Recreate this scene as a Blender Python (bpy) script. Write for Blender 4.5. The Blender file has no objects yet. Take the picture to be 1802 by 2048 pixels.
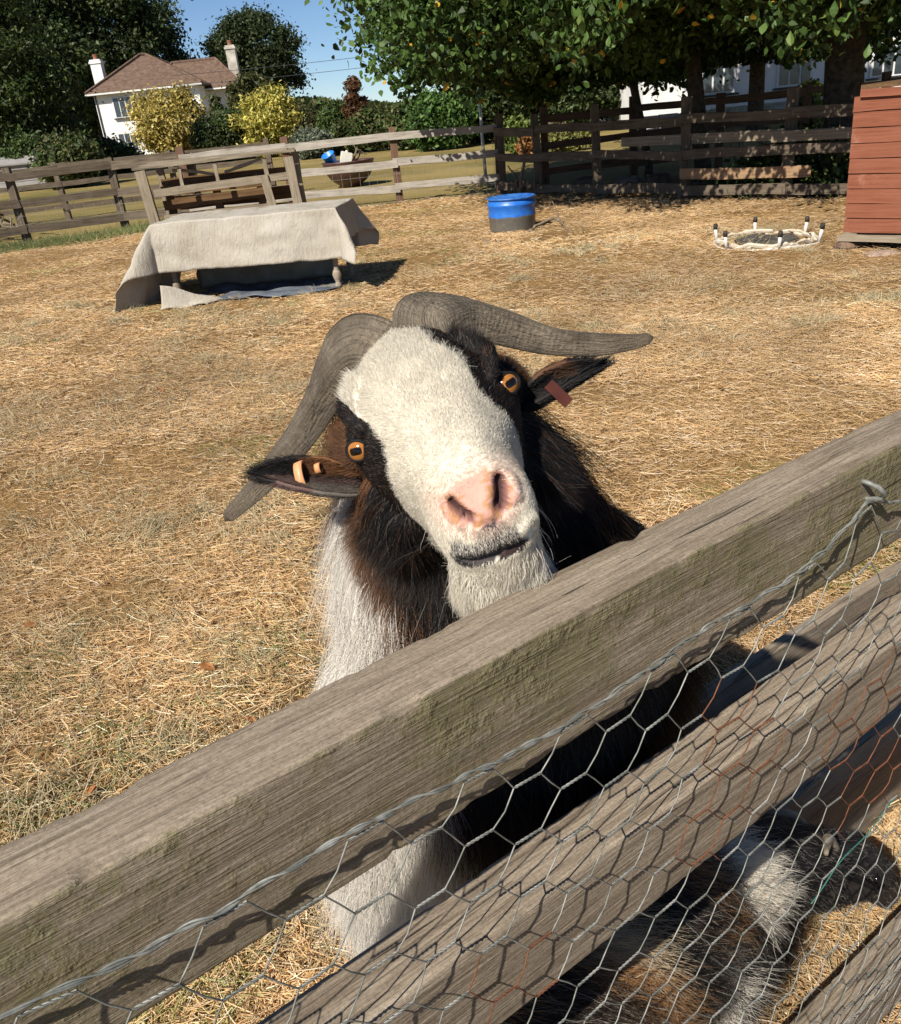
import bpy, math, random
import numpy as np
from mathutils import Vector, Matrix

random.seed(7); rng = np.random.default_rng(7)
sc = bpy.context.scene
COL = sc.collection

# ---------------------------------------------------------------- camera, sky, sun, exposure
FPX, PITCH, ROLL, CAMH = 1700.0, math.radians(25.4), math.radians(5.9), 1.45
cF = np.array([0, math.cos(PITCH), -math.sin(PITCH)])
_u0 = np.array([0, math.sin(PITCH), math.cos(PITCH)]); _r0 = np.array([1.0, 0, 0])
cU = math.cos(ROLL)*_u0 + math.sin(ROLL)*_r0
cR = math.cos(ROLL)*_r0 - math.sin(ROLL)*_u0
cC = np.array([0, 0, CAMH])
cam = bpy.data.cameras.new('camera'); camo = bpy.data.objects.new('camera', cam); COL.objects.link(camo)
cam.sensor_fit = 'HORIZONTAL'; cam.sensor_width = 36; cam.lens = FPX/1802*36
cam.clip_start = 0.02; cam.clip_end = 2000
mw = Matrix.Identity(4)
for i in range(3):
    mw[i][0], mw[i][1], mw[i][2], mw[i][3] = cR[i], cU[i], -cF[i], cC[i]
camo.matrix_world = mw
sc.camera = camo

SUN_EL = math.radians(43); SUN_AZ = math.atan2(-0.59, -0.807)      # direction towards the sun: x=-0.59, y=-0.807
world = bpy.data.worlds.new('World'); sc.world = world; world.use_nodes = True
wn = world.node_tree.nodes; bg = wn['Background']
sky = wn.new('ShaderNodeTexSky'); sky.sky_type = 'NISHITA'; sky.sun_disc = False
sky.sun_elevation = SUN_EL; sky.sun_rotation = SUN_AZ; sky.altitude = 3000; sky.air_density = 1.0; sky.dust_density = 0.0; sky.ozone_density = 5.0
world.node_tree.links.new(sky.outputs[0], bg.inputs[0]); bg.inputs[1].default_value = 0.06
sl = bpy.data.lights.new('sun', 'SUN'); sl.energy = 4.6; sl.angle = math.radians(0.5); sl.color = (1, 0.93, 0.82)
so = bpy.data.objects.new('sun', sl); COL.objects.link(so)
so.rotation_euler = Vector((-math.sin(SUN_AZ)*math.cos(SUN_EL), -math.cos(SUN_AZ)*math.cos(SUN_EL), -math.sin(SUN_EL))).to_track_quat('-Z', 'Y').to_euler()
sc.view_settings.view_transform = 'Standard'; sc.view_settings.look = 'None'
sc.view_settings.exposure = 0.72; sc.view_settings.gamma = 1.0; sc.view_settings.use_curve_mapping = False
sc.render.engine = 'CYCLES'; sc.cycles.use_denoising = True; sc.cycles.max_bounces = 6
sc.cycles.transparent_max_bounces = 4
try: sc.cycles_curves.shape = 'RIBBONS'; sc.cycles_curves.subdivisions = 2
except Exception: pass

# ---------------------------------------------------------------- helpers
def ray(x, y): return cF + cR*(x-901)/FPX - cU*(y-1024)/FPX
def gpt(x, y, z=0.0):                       # a point of the place at height z, from a bearing
    d = ray(x, y); return cC + (z-cC[2])/d[2]*d
def dpt(x, y, D): return cC + D*ray(x, y)
def ypt(x, y, Y): d = ray(x, y); return cC + Y/d[1]*d
def nrm(v): v = np.asarray(v, float); return v/np.linalg.norm(v)

def hash3(i, j, k, seed=0):
    h = (i*374761393 + j*668265263 + k*2147483647 + seed*974711) & 0xffffffff
    h = ((h ^ (h >> 13))*1274126177) & 0xffffffff
    return ((h ^ (h >> 16)) & 0xffff)/65535.0
def vnoise(P, s=1.0, seed=0):
    P = np.asarray(P, float)*s; I = np.floor(P).astype(np.int64); f = P-I; f = f*f*(3-2*f); r = 0
    for a in (0, 1):
        for b in (0, 1):
            for c in (0, 1):
                w = (f[..., 0] if a else 1-f[..., 0])*(f[..., 1] if b else 1-f[..., 1])*(f[..., 2] if c else 1-f[..., 2])
                r = r + w*hash3(I[..., 0]+a, I[..., 1]+b, I[..., 2]+c, seed)
    return r*2-1
def fnoise(P, s=1.0, seed=0, o=3):
    return sum(vnoise(P, s*2**k, seed+k)/2**k for k in range(o))

def mesh_np(name, V, F, col=None, smooth=False):
    V = np.asarray(V, np.float32).reshape(-1, 3); F = np.asarray(F, np.int32)
    me = bpy.data.meshes.new(name); n, k = F.shape
    me.vertices.add(len(V)); me.vertices.foreach_set('co', V.ravel())
    me.loops.add(n*k); me.loops.foreach_set('vertex_index', F.ravel())
    me.polygons.add(n); me.polygons.foreach_set('loop_start', np.arange(0, n*k, k, dtype=np.int32))
    me.polygons.foreach_set('use_smooth', np.full(n, smooth, dtype=bool))
    if col is not None:
        a = me.attributes.new('Col', 'FLOAT_COLOR', 'POINT')
        c4 = np.ones((len(V), 4), np.float32); c4[:, :3] = col; a.data.foreach_set('color', c4.ravel())
    me.update(calc_edges=True)
    return me
def link(name, me, m=None, parent=None, loc=None):
    o = bpy.data.objects.new(name, me); COL.objects.link(o)
    if m is not None and me is not None: me.materials.append(m)
    if loc is not None: o.location = Vector([float(q) for q in loc])
    if parent is not None:
        o.parent = parent
        o.matrix_parent_inverse = parent.matrix_basis.inverted()
    return o
def root(name, loc, label=None, cat=None, group=None):
    o = bpy.data.objects.new(name, None); COL.objects.link(o); o.empty_display_size = 0.1
    o.location = Vector([float(q) for q in loc])
    return tag(o, label, cat, group)
def tag(o, label=None, cat=None, group=None, kind=None):
    if label: o['label'] = label
    if cat: o['category'] = cat
    if group: o['group'] = group
    if kind: o['kind'] = kind
    return o

class MB:
    def __init__(s): s.v = []; s.f = []
    def add(s, V, F):
        b = len(s.v); s.v += [tuple(map(float, p)) for p in V]; s.f += [tuple(i+b for i in q) for q in F]
    def box(s, c, size, ax=None, jit=0.0):
        hx, hy, hz = [q/2 for q in size]; V = []
        for x in (-hx, hx):
            for y in (-hy, hy):
                for z in (-hz, hz):
                    V.append(np.array([x, y, z])+(rng.normal(0, jit, 3) if jit else 0))
        if ax is not None: V = [p[0]*ax[0]+p[1]*ax[1]+p[2]*ax[2] for p in V]
        s.add([np.asarray(c)+p for p in V], [(0, 1, 3, 2), (4, 6, 7, 5), (0, 4, 5, 1), (2, 3, 7, 6), (0, 2, 6, 4), (1, 5, 7, 3)])
    def tube(s, pts, rad, n=8, cap=True, flat=None):
        pts = [np.asarray(p, float) for p in pts]; m = len(pts)
        rad = [rad]*m if np.isscalar(rad) else list(rad)
        V = []; up = None
        for i in range(m):
            t = nrm(pts[min(i+1, m-1)]-pts[max(i-1, 0)])
            if up is None:
                up = np.array([0, 0, 1.]) if abs(t[2]) < .9 else np.array([1., 0, 0])
            a = nrm(up - t*(up@t)); b = np.cross(t, a); up = a
            for k in range(n):
                q = 2*math.pi*k/n; V.append(pts[i]+rad[i]*(math.cos(q)*a+math.sin(q)*b))
        F = [(i*n+k, i*n+(k+1) % n, (i+1)*n+(k+1) % n, (i+1)*n+k) for i in range(m-1) for k in range(n)]
        if cap: F += [tuple(range(n-1, -1, -1)), tuple((m-1)*n+k for k in range(n))]
        s.add(V, F)
    def lathe(s, prof, n=24, c=(0, 0, 0)):
        V = []; m = len(prof)
        for r, z in prof:
            for k in range(n):
                q = 2*math.pi*k/n; V.append((c[0]+r*math.cos(q), c[1]+r*math.sin(q), c[2]+z))
        F = [(i*n+k, i*n+(k+1) % n, (i+1)*n+(k+1) % n, (i+1)*n+k) for i in range(m-1) for k in range(n)]
        F += [tuple(range(n-1, -1, -1)), tuple((m-1)*n+k for k in range(n))]
        s.add(V, F)
    def build(s, name, m, parent=None, smooth=False, loc=None):
        me = bpy.data.meshes.new(name); me.from_pydata(s.v, [], s.f)
        if smooth:
            for p in me.polygons: p.use_smooth = True
        me.update(); return link(name, me, m, parent, loc)

def board(name, p0, p1, h, t, m, parent, up=(0, 0, 1), jit=0.004, seg=6, warp=0.008):
    """A sawn board from p0 to p1 with its grain along local x: h tall along 'up', t thick."""
    p0 = np.asarray(p0, float); p1 = np.asarray(p1, float); L = np.linalg.norm(p1-p0)
    x = (p1-p0)/L; z = nrm(np.asarray(up, float)-x*np.dot(up, x)); y = np.cross(z, x)
    V = []; F = []; ph = rng.random(3)*6
    for i in range(seg+1):
        q = i/seg; wz = warp*math.sin(3*q+ph[0]); wy = warp*math.sin(2.3*q+ph[1])
        for (a, b) in ((-1, -1), (1, -1), (1, 1), (-1, 1)):
            j = rng.normal(0, jit, 3)
            V.append((L*(q-.5)+(j[0] if i in (0, seg) else 0), a*t/2+j[1]*.4+wy, b*h/2+j[2]+wz))
    for i in range(seg):
        for k in range(4): F.append((i*4+k, i*4+(k+1) % 4, i*4+4+(k+1) % 4, i*4+4+k))
    F += [(3, 2, 1, 0), tuple(seg*4+k for k in range(4))]
    me = bpy.data.meshes.new(name); me.from_pydata(V, [], F); me.update()
    o = link(name, me, m, parent)
    c = (p0+p1)/2; M = Matrix.Identity(4)
    for i in range(3): M[i][0], M[i][1], M[i][2], M[i][3] = x[i], y[i], z[i], c[i]
    o.matrix_basis = M
    return o

def curves(name, P, R, C, m, parent=None):
    """P (n,k,3) strands, R (n,k) radii, C (n,3) colours."""
    n, k = P.shape[:2]; hc = bpy.data.hair_curves.new(name); hc.add_curves([k]*n)
    hc.attributes['position'].data.foreach_set('vector', P.astype(np.float32).ravel())
    ra = hc.attributes.get('radius') or hc.attributes.new('radius', 'FLOAT', 'POINT')
    ra.data.foreach_set('value', R.astype(np.float32).ravel())
    ca = hc.attributes.new('Col', 'FLOAT_COLOR', 'CURVE'); c4 = np.ones((n, 4), np.float32); c4[:, :3] = C
    ca.data.foreach_set('color', c4.ravel())
    hc.materials.append(m); o = bpy.data.objects.new(name, hc); COL.objects.link(o)
    if parent is not None:
        o.parent = parent; o.matrix_parent_inverse = parent.matrix_basis.inverted()
    return o

# ---------------------------------------------------------------- materials
class NT:
    def __init__(s, name, rough=.7, spec=.3):
        s.m = bpy.data.materials.new(name); s.m.use_nodes = True; s.t = s.m.node_tree; s.n = s.t.nodes
        s.b = s.n['Principled BSDF']; s.b.inputs['Roughness'].default_value = rough; s.b.inputs['Specular IOR Level'].default_value = spec
    def add(s, t, **kw):
        q = s.n.new(t)
        for k, v in kw.items():
            if k in q.inputs: q.inputs[k].default_value = v
            else: setattr(q, k, v)
        return q
    def l(s, a, b): s.t.links.new(a, b)
    def coords(s, scale=(1, 1, 1), rand=True, kind='Object'):
        tc = s.add('ShaderNodeTexCoord'); mp = s.add('ShaderNodeMapping'); mp.inputs['Scale'].default_value = scale
        s.l(tc.outputs[kind], mp.inputs['Vector'])
        if rand:
            oi = s.add('ShaderNodeObjectInfo'); ml = s.add('ShaderNodeMath', operation='MULTIPLY'); ml.inputs[1].default_value = 57
            s.l(oi.outputs['Random'], ml.inputs[0]); s.l(ml.outputs[0], mp.inputs['Location'])
        return mp.outputs[0]
    def noise(s, vec, scale, detail=4, rough=.6, dist=0.0):
        q = s.add('ShaderNodeTexNoise'); q.inputs['Scale'].default_value = scale; q.inputs['Detail'].default_value = detail
        q.inputs['Roughness'].default_value = rough; q.inputs['Distortion'].default_value = dist; s.l(vec, q.inputs['Vector']); return q.outputs[0]
    def ramp(s, fac, stops):
        q = s.add('ShaderNodeValToRGB'); e = q.color_ramp.elements
        while len(e) < len(stops): e.new(0.5)
        for i, (p, c) in enumerate(stops):
            e[i].position = p; e[i].color = (*c, 1) if len(c) == 3 else c
        s.l(fac, q.inputs[0]); return q.outputs[0]
    def g(s, fac, lo, hi):
        q = s.add('ShaderNodeMapRange'); q.clamp = True; q.inputs[1].default_value = lo; q.inputs[2].default_value = hi
        s.l(fac, q.inputs[0]); return q.outputs[0]
    def mix(s, fac, a, b, mode='MIX'):
        q = s.add('ShaderNodeMix', data_type='RGBA', blend_type=mode)
        for sock, v in ((q.inputs[0], fac), (q.inputs[6], a), (q.inputs[7], b)):
            if isinstance(v, (int, float)): sock.default_value = v
            elif isinstance(v, tuple): sock.default_value = (*v, 1)
            else: s.l(v, sock)
        return q.outputs[2]
    def math(s, op, a, b=0.0):
        q = s.add('ShaderNodeMath', operation=op)
        for sock, v in ((q.inputs[0], a), (q.inputs[1], b)):
            if isinstance(v, (int, float)): sock.default_value = v
            else: s.l(v, sock)
        return q.outputs[0]
    def bump(s, h, st=.5, dist=.01, prev=None):
        q = s.add('ShaderNodeBump'); q.inputs['Strength'].default_value = st; q.inputs['Distance'].default_value = dist
        s.l(h, q.inputs['Height'])
        if prev is not None: s.l(prev, q.inputs['Normal'])
        s.l(q.outputs[0], s.b.inputs['Normal']); return q.outputs[0]
    def out(s, c):
        if isinstance(c, tuple): s.b.inputs['Base Color'].default_value = (*c, 1)
        else: s.l(c, s.b.inputs['Base Color'])
        return s.m

def m_wood(name, dark, mid, light, algae=None, rust=None, bscale=.004, patch=None):
    t = NT(name, .85, .15)
    g = t.coords((2.2, 55, 55)); n1 = t.noise(g, 1.0, 6, .65, .6)
    w = t.coords((1, 1, 1)); n2 = t.noise(w, 5.0, 4); fine = t.noise(w, 220, 3)
    c = t.ramp(n1, [(.3, dark), (.52, mid), (.75, light)])
    c = t.mix(t.g(n2, .35, .75), c, t.mix(.5, c, light))
    c = t.mix(t.math('MULTIPLY', fine, .45), c, dark)
    if patch: c = t.mix(t.g(t.noise(w, 2.3, 5, .7), *patch[1]), c, patch[0])
    h = t.math('ADD', n1, t.math('MULTIPLY', fine, .35))
    t.bump(h, .7, bscale); return t.out(c)
def m_plain(name, a, b, scale=8, rough=.7, spec=.3, bump=0.0, bscale=60, kind='Object', detail=5):
    t = NT(name, rough, spec); v = t.coords(kind=kind); n = t.noise(v, scale, detail)
    if bump: t.bump(t.noise(v, bscale, 4), .6, bump)
    return t.out(t.mix(t.g(n, .35, .68), a, b))
def m_attr(name, rough=.6, spec=.25, var=None, trans=0.0, mul=1.0, sheen=0.0):
    t = NT(name, rough, spec); a = t.add('ShaderNodeAttribute', attribute_name='Col'); c = a.outputs['Color']
    t.l(c, t.b.inputs['Base Color'])
    if trans:
        tr = t.add('ShaderNodeBsdfTranslucent'); t.l(c, tr.inputs[0]); ms = t.add('ShaderNodeMixShader'); ms.inputs[0].default_value = trans
        t.l(t.b.outputs[0], ms.inputs[1]); t.l(tr.outputs[0], ms.inputs[2]); t.l(ms.outputs[0], t.n['Material Output'].inputs[0])
    return t.m
M = {}
M['leaf'] = m_attr('leaf', .5, .3, trans=.3)
M['hair'] = m_attr('hair', .5, .35, trans=.32)
M['straw'] = m_attr('straw', .65, .25, trans=.15)
M['fence_dark'] = m_wood('fence_dark', (.045, .035, .026), (.13, .10, .07), (.24, .20, .15))
M['fence_white'] = m_wood('fence_white', (.14, .12, .10), (.36, .33, .28), (.60, .56, .49))
M['fence_red'] = m_wood('fence_red', (.06, .032, .022), (.15, .085, .055), (.24, .15, .10))
M['plank_tan'] = m_wood('plank_tan', (.14, .08, .045), (.33, .21, .12), (.48, .34, .21))
M['grey_wood'] = m_wood('grey_wood', (.10, .08, .055), (.26, .215, .155), (.42, .36, .27))
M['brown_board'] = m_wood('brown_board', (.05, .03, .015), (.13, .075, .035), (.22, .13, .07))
M['bark'] = m_plain('bark', (.05, .04, .03), (.14, .11, .08), 14, .9, .1, .03, 40)
M['twig'] = m_plain('twig', (.12, .09, .06), (.27, .22, .16), 30, .9, .1)
# ================================================================ SETTING: ground
FU = np.array([.832, .555, 0]); FU /= np.linalg.norm(FU); FN = np.array([-FU[1], FU[0], 0])   # near fence: along, away from the camera
def fpt(s, off, z): return FU*s + FN*off + np.array([0, 0, z])
FOFF, FTH = 0.339, 0.05

t = NT('lawn', .9, .1); v = t.coords(rand=False)
c = t.ramp(t.noise(v, .35, 5, .6), [(.3, (.22, .17, .062)), (.5, (.32, .245, .095)), (.7, (.40, .31, .13))])
c = t.mix(t.g(t.noise(v, .12, 3), .5, .7), c, (.12, .12, .035))
c = t.mix(t.math('MULTIPLY', t.noise(v, 30, 3), .6), c, (.08, .06, .02)); t.bump(t.noise(v, 25, 4), .8, .05); M['lawn'] = t.out(c)
me = mesh_np('ground', [(-400, -60, 0), (400, -60, 0), (400, 700, 0), (-400, 700, 0)], [(0, 1, 2, 3)])
tag(link('ground', me, M['lawn']), kind='structure')

t = NT('paddock_soil', .95, .1); v = t.coords(rand=False)
n = t.noise(v, 1.1, 6, .65); f = t.noise(v, 45, 5, .7)
c = t.ramp(n, [(.32, (.20, .115, .045)), (.5, (.36, .215, .085)), (.66, (.46, .29, .12))])
c = t.mix(t.g(f, .35, .7), t.mix(.45, c, (.09, .055, .024)), c)
c = t.mix(t.g(t.noise(v, .55, 4, .6), .60, .72), c, (.13, .115, .04)); c = t.mix(.25, c, (.12, .075, .034))
t.bump(f, 1.0, .02); M['soil'] = t.out(c)
gx, gy = np.meshgrid(np.linspace(-11, 8.5, 196), np.linspace(-1.5, 15.8, 174), indexing='ij')
def relief(x, y):
    P = np.stack([x, y, np.zeros_like(x)], -1)
    return .012 + .018*(fnoise(P, .9, 3)+.9) + .006*vnoise(P, 4, 9)
gz = relief(gx, gy)
far_edge = np.where(gx < -3.8, 15.75+(gx+3.8)*.24, 15.55)
right_lim = np.interp(gy, [8, 10.9, 12, 13.4, 14.5, 15.5], [7.5, 4.55, 3.55, 2.7, 1.95, 1.4])
gz = np.where((gy > far_edge-.05) | (gx > right_lim+1.2), .006, gz)
V = np.stack([gx, gy, gz], -1).reshape(-1, 3); nx, ny = gx.shape
I = np.arange(nx*ny).reshape(nx, ny)
F = np.stack([I[:-1, :-1], I[1:, :-1], I[1:, 1:], I[:-1, 1:]], -1).reshape(-1, 4)
cx = V[F].mean(1); keep = cx[:, 1] < np.where(cx[:, 0] < -3.8, 15.8+(cx[:, 0]+3.8)*.24, 15.6)
tag(link('paddock', mesh_np('paddock', V, F[keep], smooth=True), M['soil']), kind='structure')

# ---- straw: dry stems and cut hay lying over the paddock
def straw(n, dens, lmin, lmax, rmin, rmax, sampler, seed, name, label, lift=.5, pal=None, k=3):
    g = np.random.default_rng(seed); X = sampler(g, n)
    P0 = np.stack([X[:, 0], X[:, 1], np.zeros(n)], -1)
    cl = fnoise(P0, 1.3, 40+seed); bare = np.minimum(np.hypot(P0[:, 0]+1.15, (P0[:, 1]-2.55)*1.2), np.hypot(P0[:, 0]+1.55, (P0[:, 1]-1.75)*1.3)); kp = (g.random(n) < np.clip(.70+.55*cl, .10, 1)) & ((bare > .20) | (g.random(n) < .25))
    X = X[kp]; P0 = P0[kp]; cl = cl[kp]; n = len(X)
    a = g.random(n)*2*np.pi + .8*vnoise(P0, 1.7, 5)
    L = lmin+(lmax-lmin)*g.random(n)**1.6; el = np.abs(g.normal(0, .28, n))*lift
    d = np.stack([np.cos(a)*np.cos(el), np.sin(a)*np.cos(el), np.sin(el)], -1)
    z0 = relief(X[:, 0], X[:, 1]) + .002 + g.random(n)**2*.022
    P0[:, 2] = z0
    T = np.linspace(0, 1, k); bend = g.normal(0, .12, (n, 3)); bend[:, 2] = -np.abs(bend[:, 2])*.6
    P = P0[:, None]+d[:, None]*L[:, None, None]*T[None, :, None]+bend[:, None]*L[:, None, None]*(T*(1-T)*2)[None, :, None]
    P[:, :, 2] = np.maximum(P[:, :, 2], relief(P[:, :, 0], P[:, :, 1])+.002)
    R = (rmin+(rmax-rmin)*g.random(n)**2)[:, None]*np.linspace(1, .45, k)[None]
    pal = np.array(pal or [(.66, .44, .19), (.57, .36, .14), (.44, .27, .10), (.75, .58, .33), (.36, .22, .09), (.54, .33, .15), (.22, .145, .06)])
    w = np.array([.24, .24, .18, .12, .11, .08, .03][:len(pal)]); w = w/w.sum()
    C = pal[g.choice(len(pal), n, p=w)]*(.8+.35*g.random((n, 1)))
    big = fnoise(P0, .55, 77)+.6*fnoise(P0, 2.2, 78); C = C*(1.04+.32*np.clip(big, -1, 1))[:, None]*np.array([1.06, 1.13, 1.42])
    grn = (fnoise(P0, .8, 21) > .62) & (g.random(n) < .35); C[grn] = C[grn]*np.array([.42, .60, .38])
    return tag(curves(name, P, R, np.clip(C, 0, .9), M['straw']), label, 'straw', kind='stuff')
def samp_near(g, n):                                     # density falls with distance from the fence
    r = 1.05+ (6.2-1.05)*g.random(n)**1.25; th = g.uniform(-.78, .74, n); return np.stack([r*np.sin(th), r*np.cos(th)], -1)
def samp_far(g, n):
    r = 4.5+11.5*g.random(n)**1.1; th = g.uniform(-.62, .62, n); X = np.stack([r*np.sin(th), r*np.cos(th)], -1)
    lim = np.interp(X[:, 1], [8, 10.9, 12, 13.4, 14.5, 15.5], [7.5, 4.55, 3.55, 2.7, 1.95, 1.4])
    fe = np.where(X[:, 0] < -3.8, 15.75+(X[:, 0]+3.8)*.24, 15.55)
    return X[(X[:, 1] < fe) & (X[:, 0] < lim+.6)]
def samp_foot(g, n):                                     # strip between fence and camera, and just behind the fence
    s = g.uniform(-.9, 1.7, n); o = g.uniform(-.2, 1.2, n); X = s[:, None]*FU[None, :2]+o[:, None]*FN[None, :2]; return X
def _far(g, n):
    X = samp_far(g, n); return X
straw(210000, 1, .02, .10, .0006, .0016, samp_near, 1, 'loose_straw', 'dry golden straw strewn thickly over the near part of the paddock')
_X = samp_far(np.random.default_rng(2), 270000)
straw(len(_X), 1, .03, .11, .0012, .0027, lambda g, n: _X, 2, 'dry_straw', 'pale dry straw and cut hay covering the far half of the paddock')
def tufts(seed, nc, per, name, label):
    g = np.random.default_rng(seed); r = 1.15+8.5*g.random(nc)**1.3; th = g.uniform(-.75, .62, nc); cx = np.stack([r*np.sin(th), r*np.cos(th)], -1)
    kp = fnoise(np.stack([cx[:, 0], cx[:, 1], cx[:, 0]*0], -1), .8, 33) > -.12; cx = cx[kp]; nc = len(cx); k = np.repeat(np.arange(nc), per); n = len(k)
    rad = g.uniform(.03, .13, nc); X = cx[k]+g.normal(size=(n, 2))*rad[k][:, None]; lean = g.uniform(0, 6.28, nc)[k]+g.normal(0, .8, n); el = np.clip(g.normal(.75, .35, n), .1, 1.45)
    d = np.stack([np.cos(lean)*np.cos(el), np.sin(lean)*np.cos(el), np.sin(el)], -1); L = g.uniform(.025, .085, n)*(.7+.6*g.random(nc))[k]
    P0 = np.stack([X[:, 0], X[:, 1], relief(X[:, 0], X[:, 1])+.001], -1); T = np.linspace(0, 1, 4)[None, :, None]; bend = np.stack([np.cos(lean), np.sin(lean), -.8*np.ones(n)], -1)*g.uniform(.1, .6, n)[:, None]
    P = P0[:, None]+L[:, None, None]*(d[:, None]*T+bend[:, None]*T*T*.6); P[:, :, 2] = np.maximum(P[:, :, 2], .01)
    pal = np.array([(.50, .41, .26), (.40, .34, .21), (.31, .27, .16), (.56, .46, .28), (.32, .28, .16), (.40, .35, .21)]); C = pal[(g.integers(0, 6, nc)[k]+g.integers(0, 2, n)) % 6]*(.75+.45*g.random((n, 1)))
    R = g.uniform(.0006, .0015, n)[:, None]*np.linspace(1, .3, 4)[None]*(1+.12*np.linalg.norm(X, axis=1))[:, None]
    return tag(curves(name, P, R, C, M['straw']), label, 'grass', kind='stuff')
tufts(6, 700, 80, 'dead_grass', 'upright grey tan tufts of dead grass scattered through the straw')
straw(26000, 1, .02, .10, .0008, .0020, samp_foot, 3, 'trodden_straw', 'trodden straw and grass at the foot of the wire netted fence', lift=.9)
def samp_strip(g, n):
    x = g.uniform(-9.5, -3.6, n); y = 15.3+(x+5.9)*.44+g.normal(-.35, .35, n); return np.stack([x, y], -1)
GP = [(.10, .13, .03), (.15, .17, .045), (.22, .20, .07), (.30, .24, .10), (.07, .09, .02)]
straw(16000, 1, .05, .16, .002, .005, samp_strip, 4, 'green_grass', 'green grass growing along the foot of the dark fence by the brush pile', lift=2.6, pal=GP)
def samp_tuft(g, n):
    c = np.array([(-.95, 1.75), (-.62, 2.15), (-1.25, 1.55), (-1.3, 2.1), (-.2, 1.9), (.95, .92), (1.12, 1.05)])[g.integers(0, 7, n)]
    return c+g.normal(0, .10, (n, 2))
straw(1500, 1, .03, .07, .0008, .0018, samp_tuft, 5, 'grass_tuft', 'small dull green grass tufts among the straw near the fence', lift=2.4, pal=GP)

# ================================================================ NEAR FENCE
def m_rail(name, algae):
    t = NT(name, .85, .2); tc = t.add('ShaderNodeTexCoord'); sp = t.add('ShaderNodeSeparateXYZ'); t.l(tc.outputs['Object'], sp.inputs[0])
    g = t.coords((8, 210, 210)); w = t.coords((1, 1, 1)); g2 = t.coords((2.0, 34, 34))
    fl = t.noise(t.coords((26, 520, 520)), 1, 3, .6); n1 = t.noise(g, 1, 6, .7, .3); n0 = t.noise(g2, 1, 5, .65, 1.2); n2 = t.noise(w, 11, 5, .65); fine = t.noise(w, 420, 4, .7); sp2 = t.noise(w, 150, 3)
    c = t.ramp(n0, [(.28, (.19, .15, .106)), (.47, (.285, .23, .168)), (.62, (.36, .296, .222)), (.8, (.44, .375, .29))])
    c = t.mix(t.math('MULTIPLY', t.g(n1, .54, .36), .7), c, (.11, .085, .057))
    c = t.mix(t.math('MULTIPLY', t.g(n2, .38, .7), .5), c, (.30, .24, .18))
    c = t.mix(t.math('MULTIPLY', t.g(fine, .42, .68), .5), c, (.09, .07, .05))
    cr = t.g(t.noise(t.coords((2.4, 60, 60)), 1, 2, .5, 2.2), .66, .70)      # long drying cracks
    c = t.mix(t.math('MULTIPLY', cr, .55), c, (.04, .03, .022))
    c = t.mix(t.math('MULTIPLY', t.g(fl, .56, .68), .42), c, (.075, .056, .038)); c = t.mix(t.math('MULTIPLY', t.g(fl, .44, .34), .28), c, (.47, .41, .32))
    h = t.math('ADD', t.math('MULTIPLY', n1, .8), t.math('MULTIPLY', fl, -.6)); h = t.math('SUBTRACT', h, t.math('MULTIPLY', cr, 1.2))
    if algae:
        front = t.g(sp.outputs['Y'], -.0225, -.0235); hi = t.g(sp.outputs['Z'], -.05, .045)
        al = t.math('MULTIPLY', t.g(t.noise(w, 7, 6, .75), .42, .61), t.math('ADD', .5, t.math('MULTIPLY', hi, .75)))
        al = t.math('MULTIPLY', al, front); al = t.math('MULTIPLY', al, t.math('ADD', .45, t.g(sp2, .35, .62)))
        c = t.mix(t.math('MINIMUM', al, .62), c, t.mix(n2, (.085, .08, .032), (.20, .185, .08)))
        blob = t.math('MULTIPLY', t.math('MULTIPLY', t.g(t.noise(w, 26, 5, .7), .42, .6), al), .6); h = t.math('ADD', h, blob)
    t.bump(h, .9, .0035); return t.out(c)
M['rail_top'] = m_rail('rail_algae', True); M['rail'] = m_rail('rail_bare', False)
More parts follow.
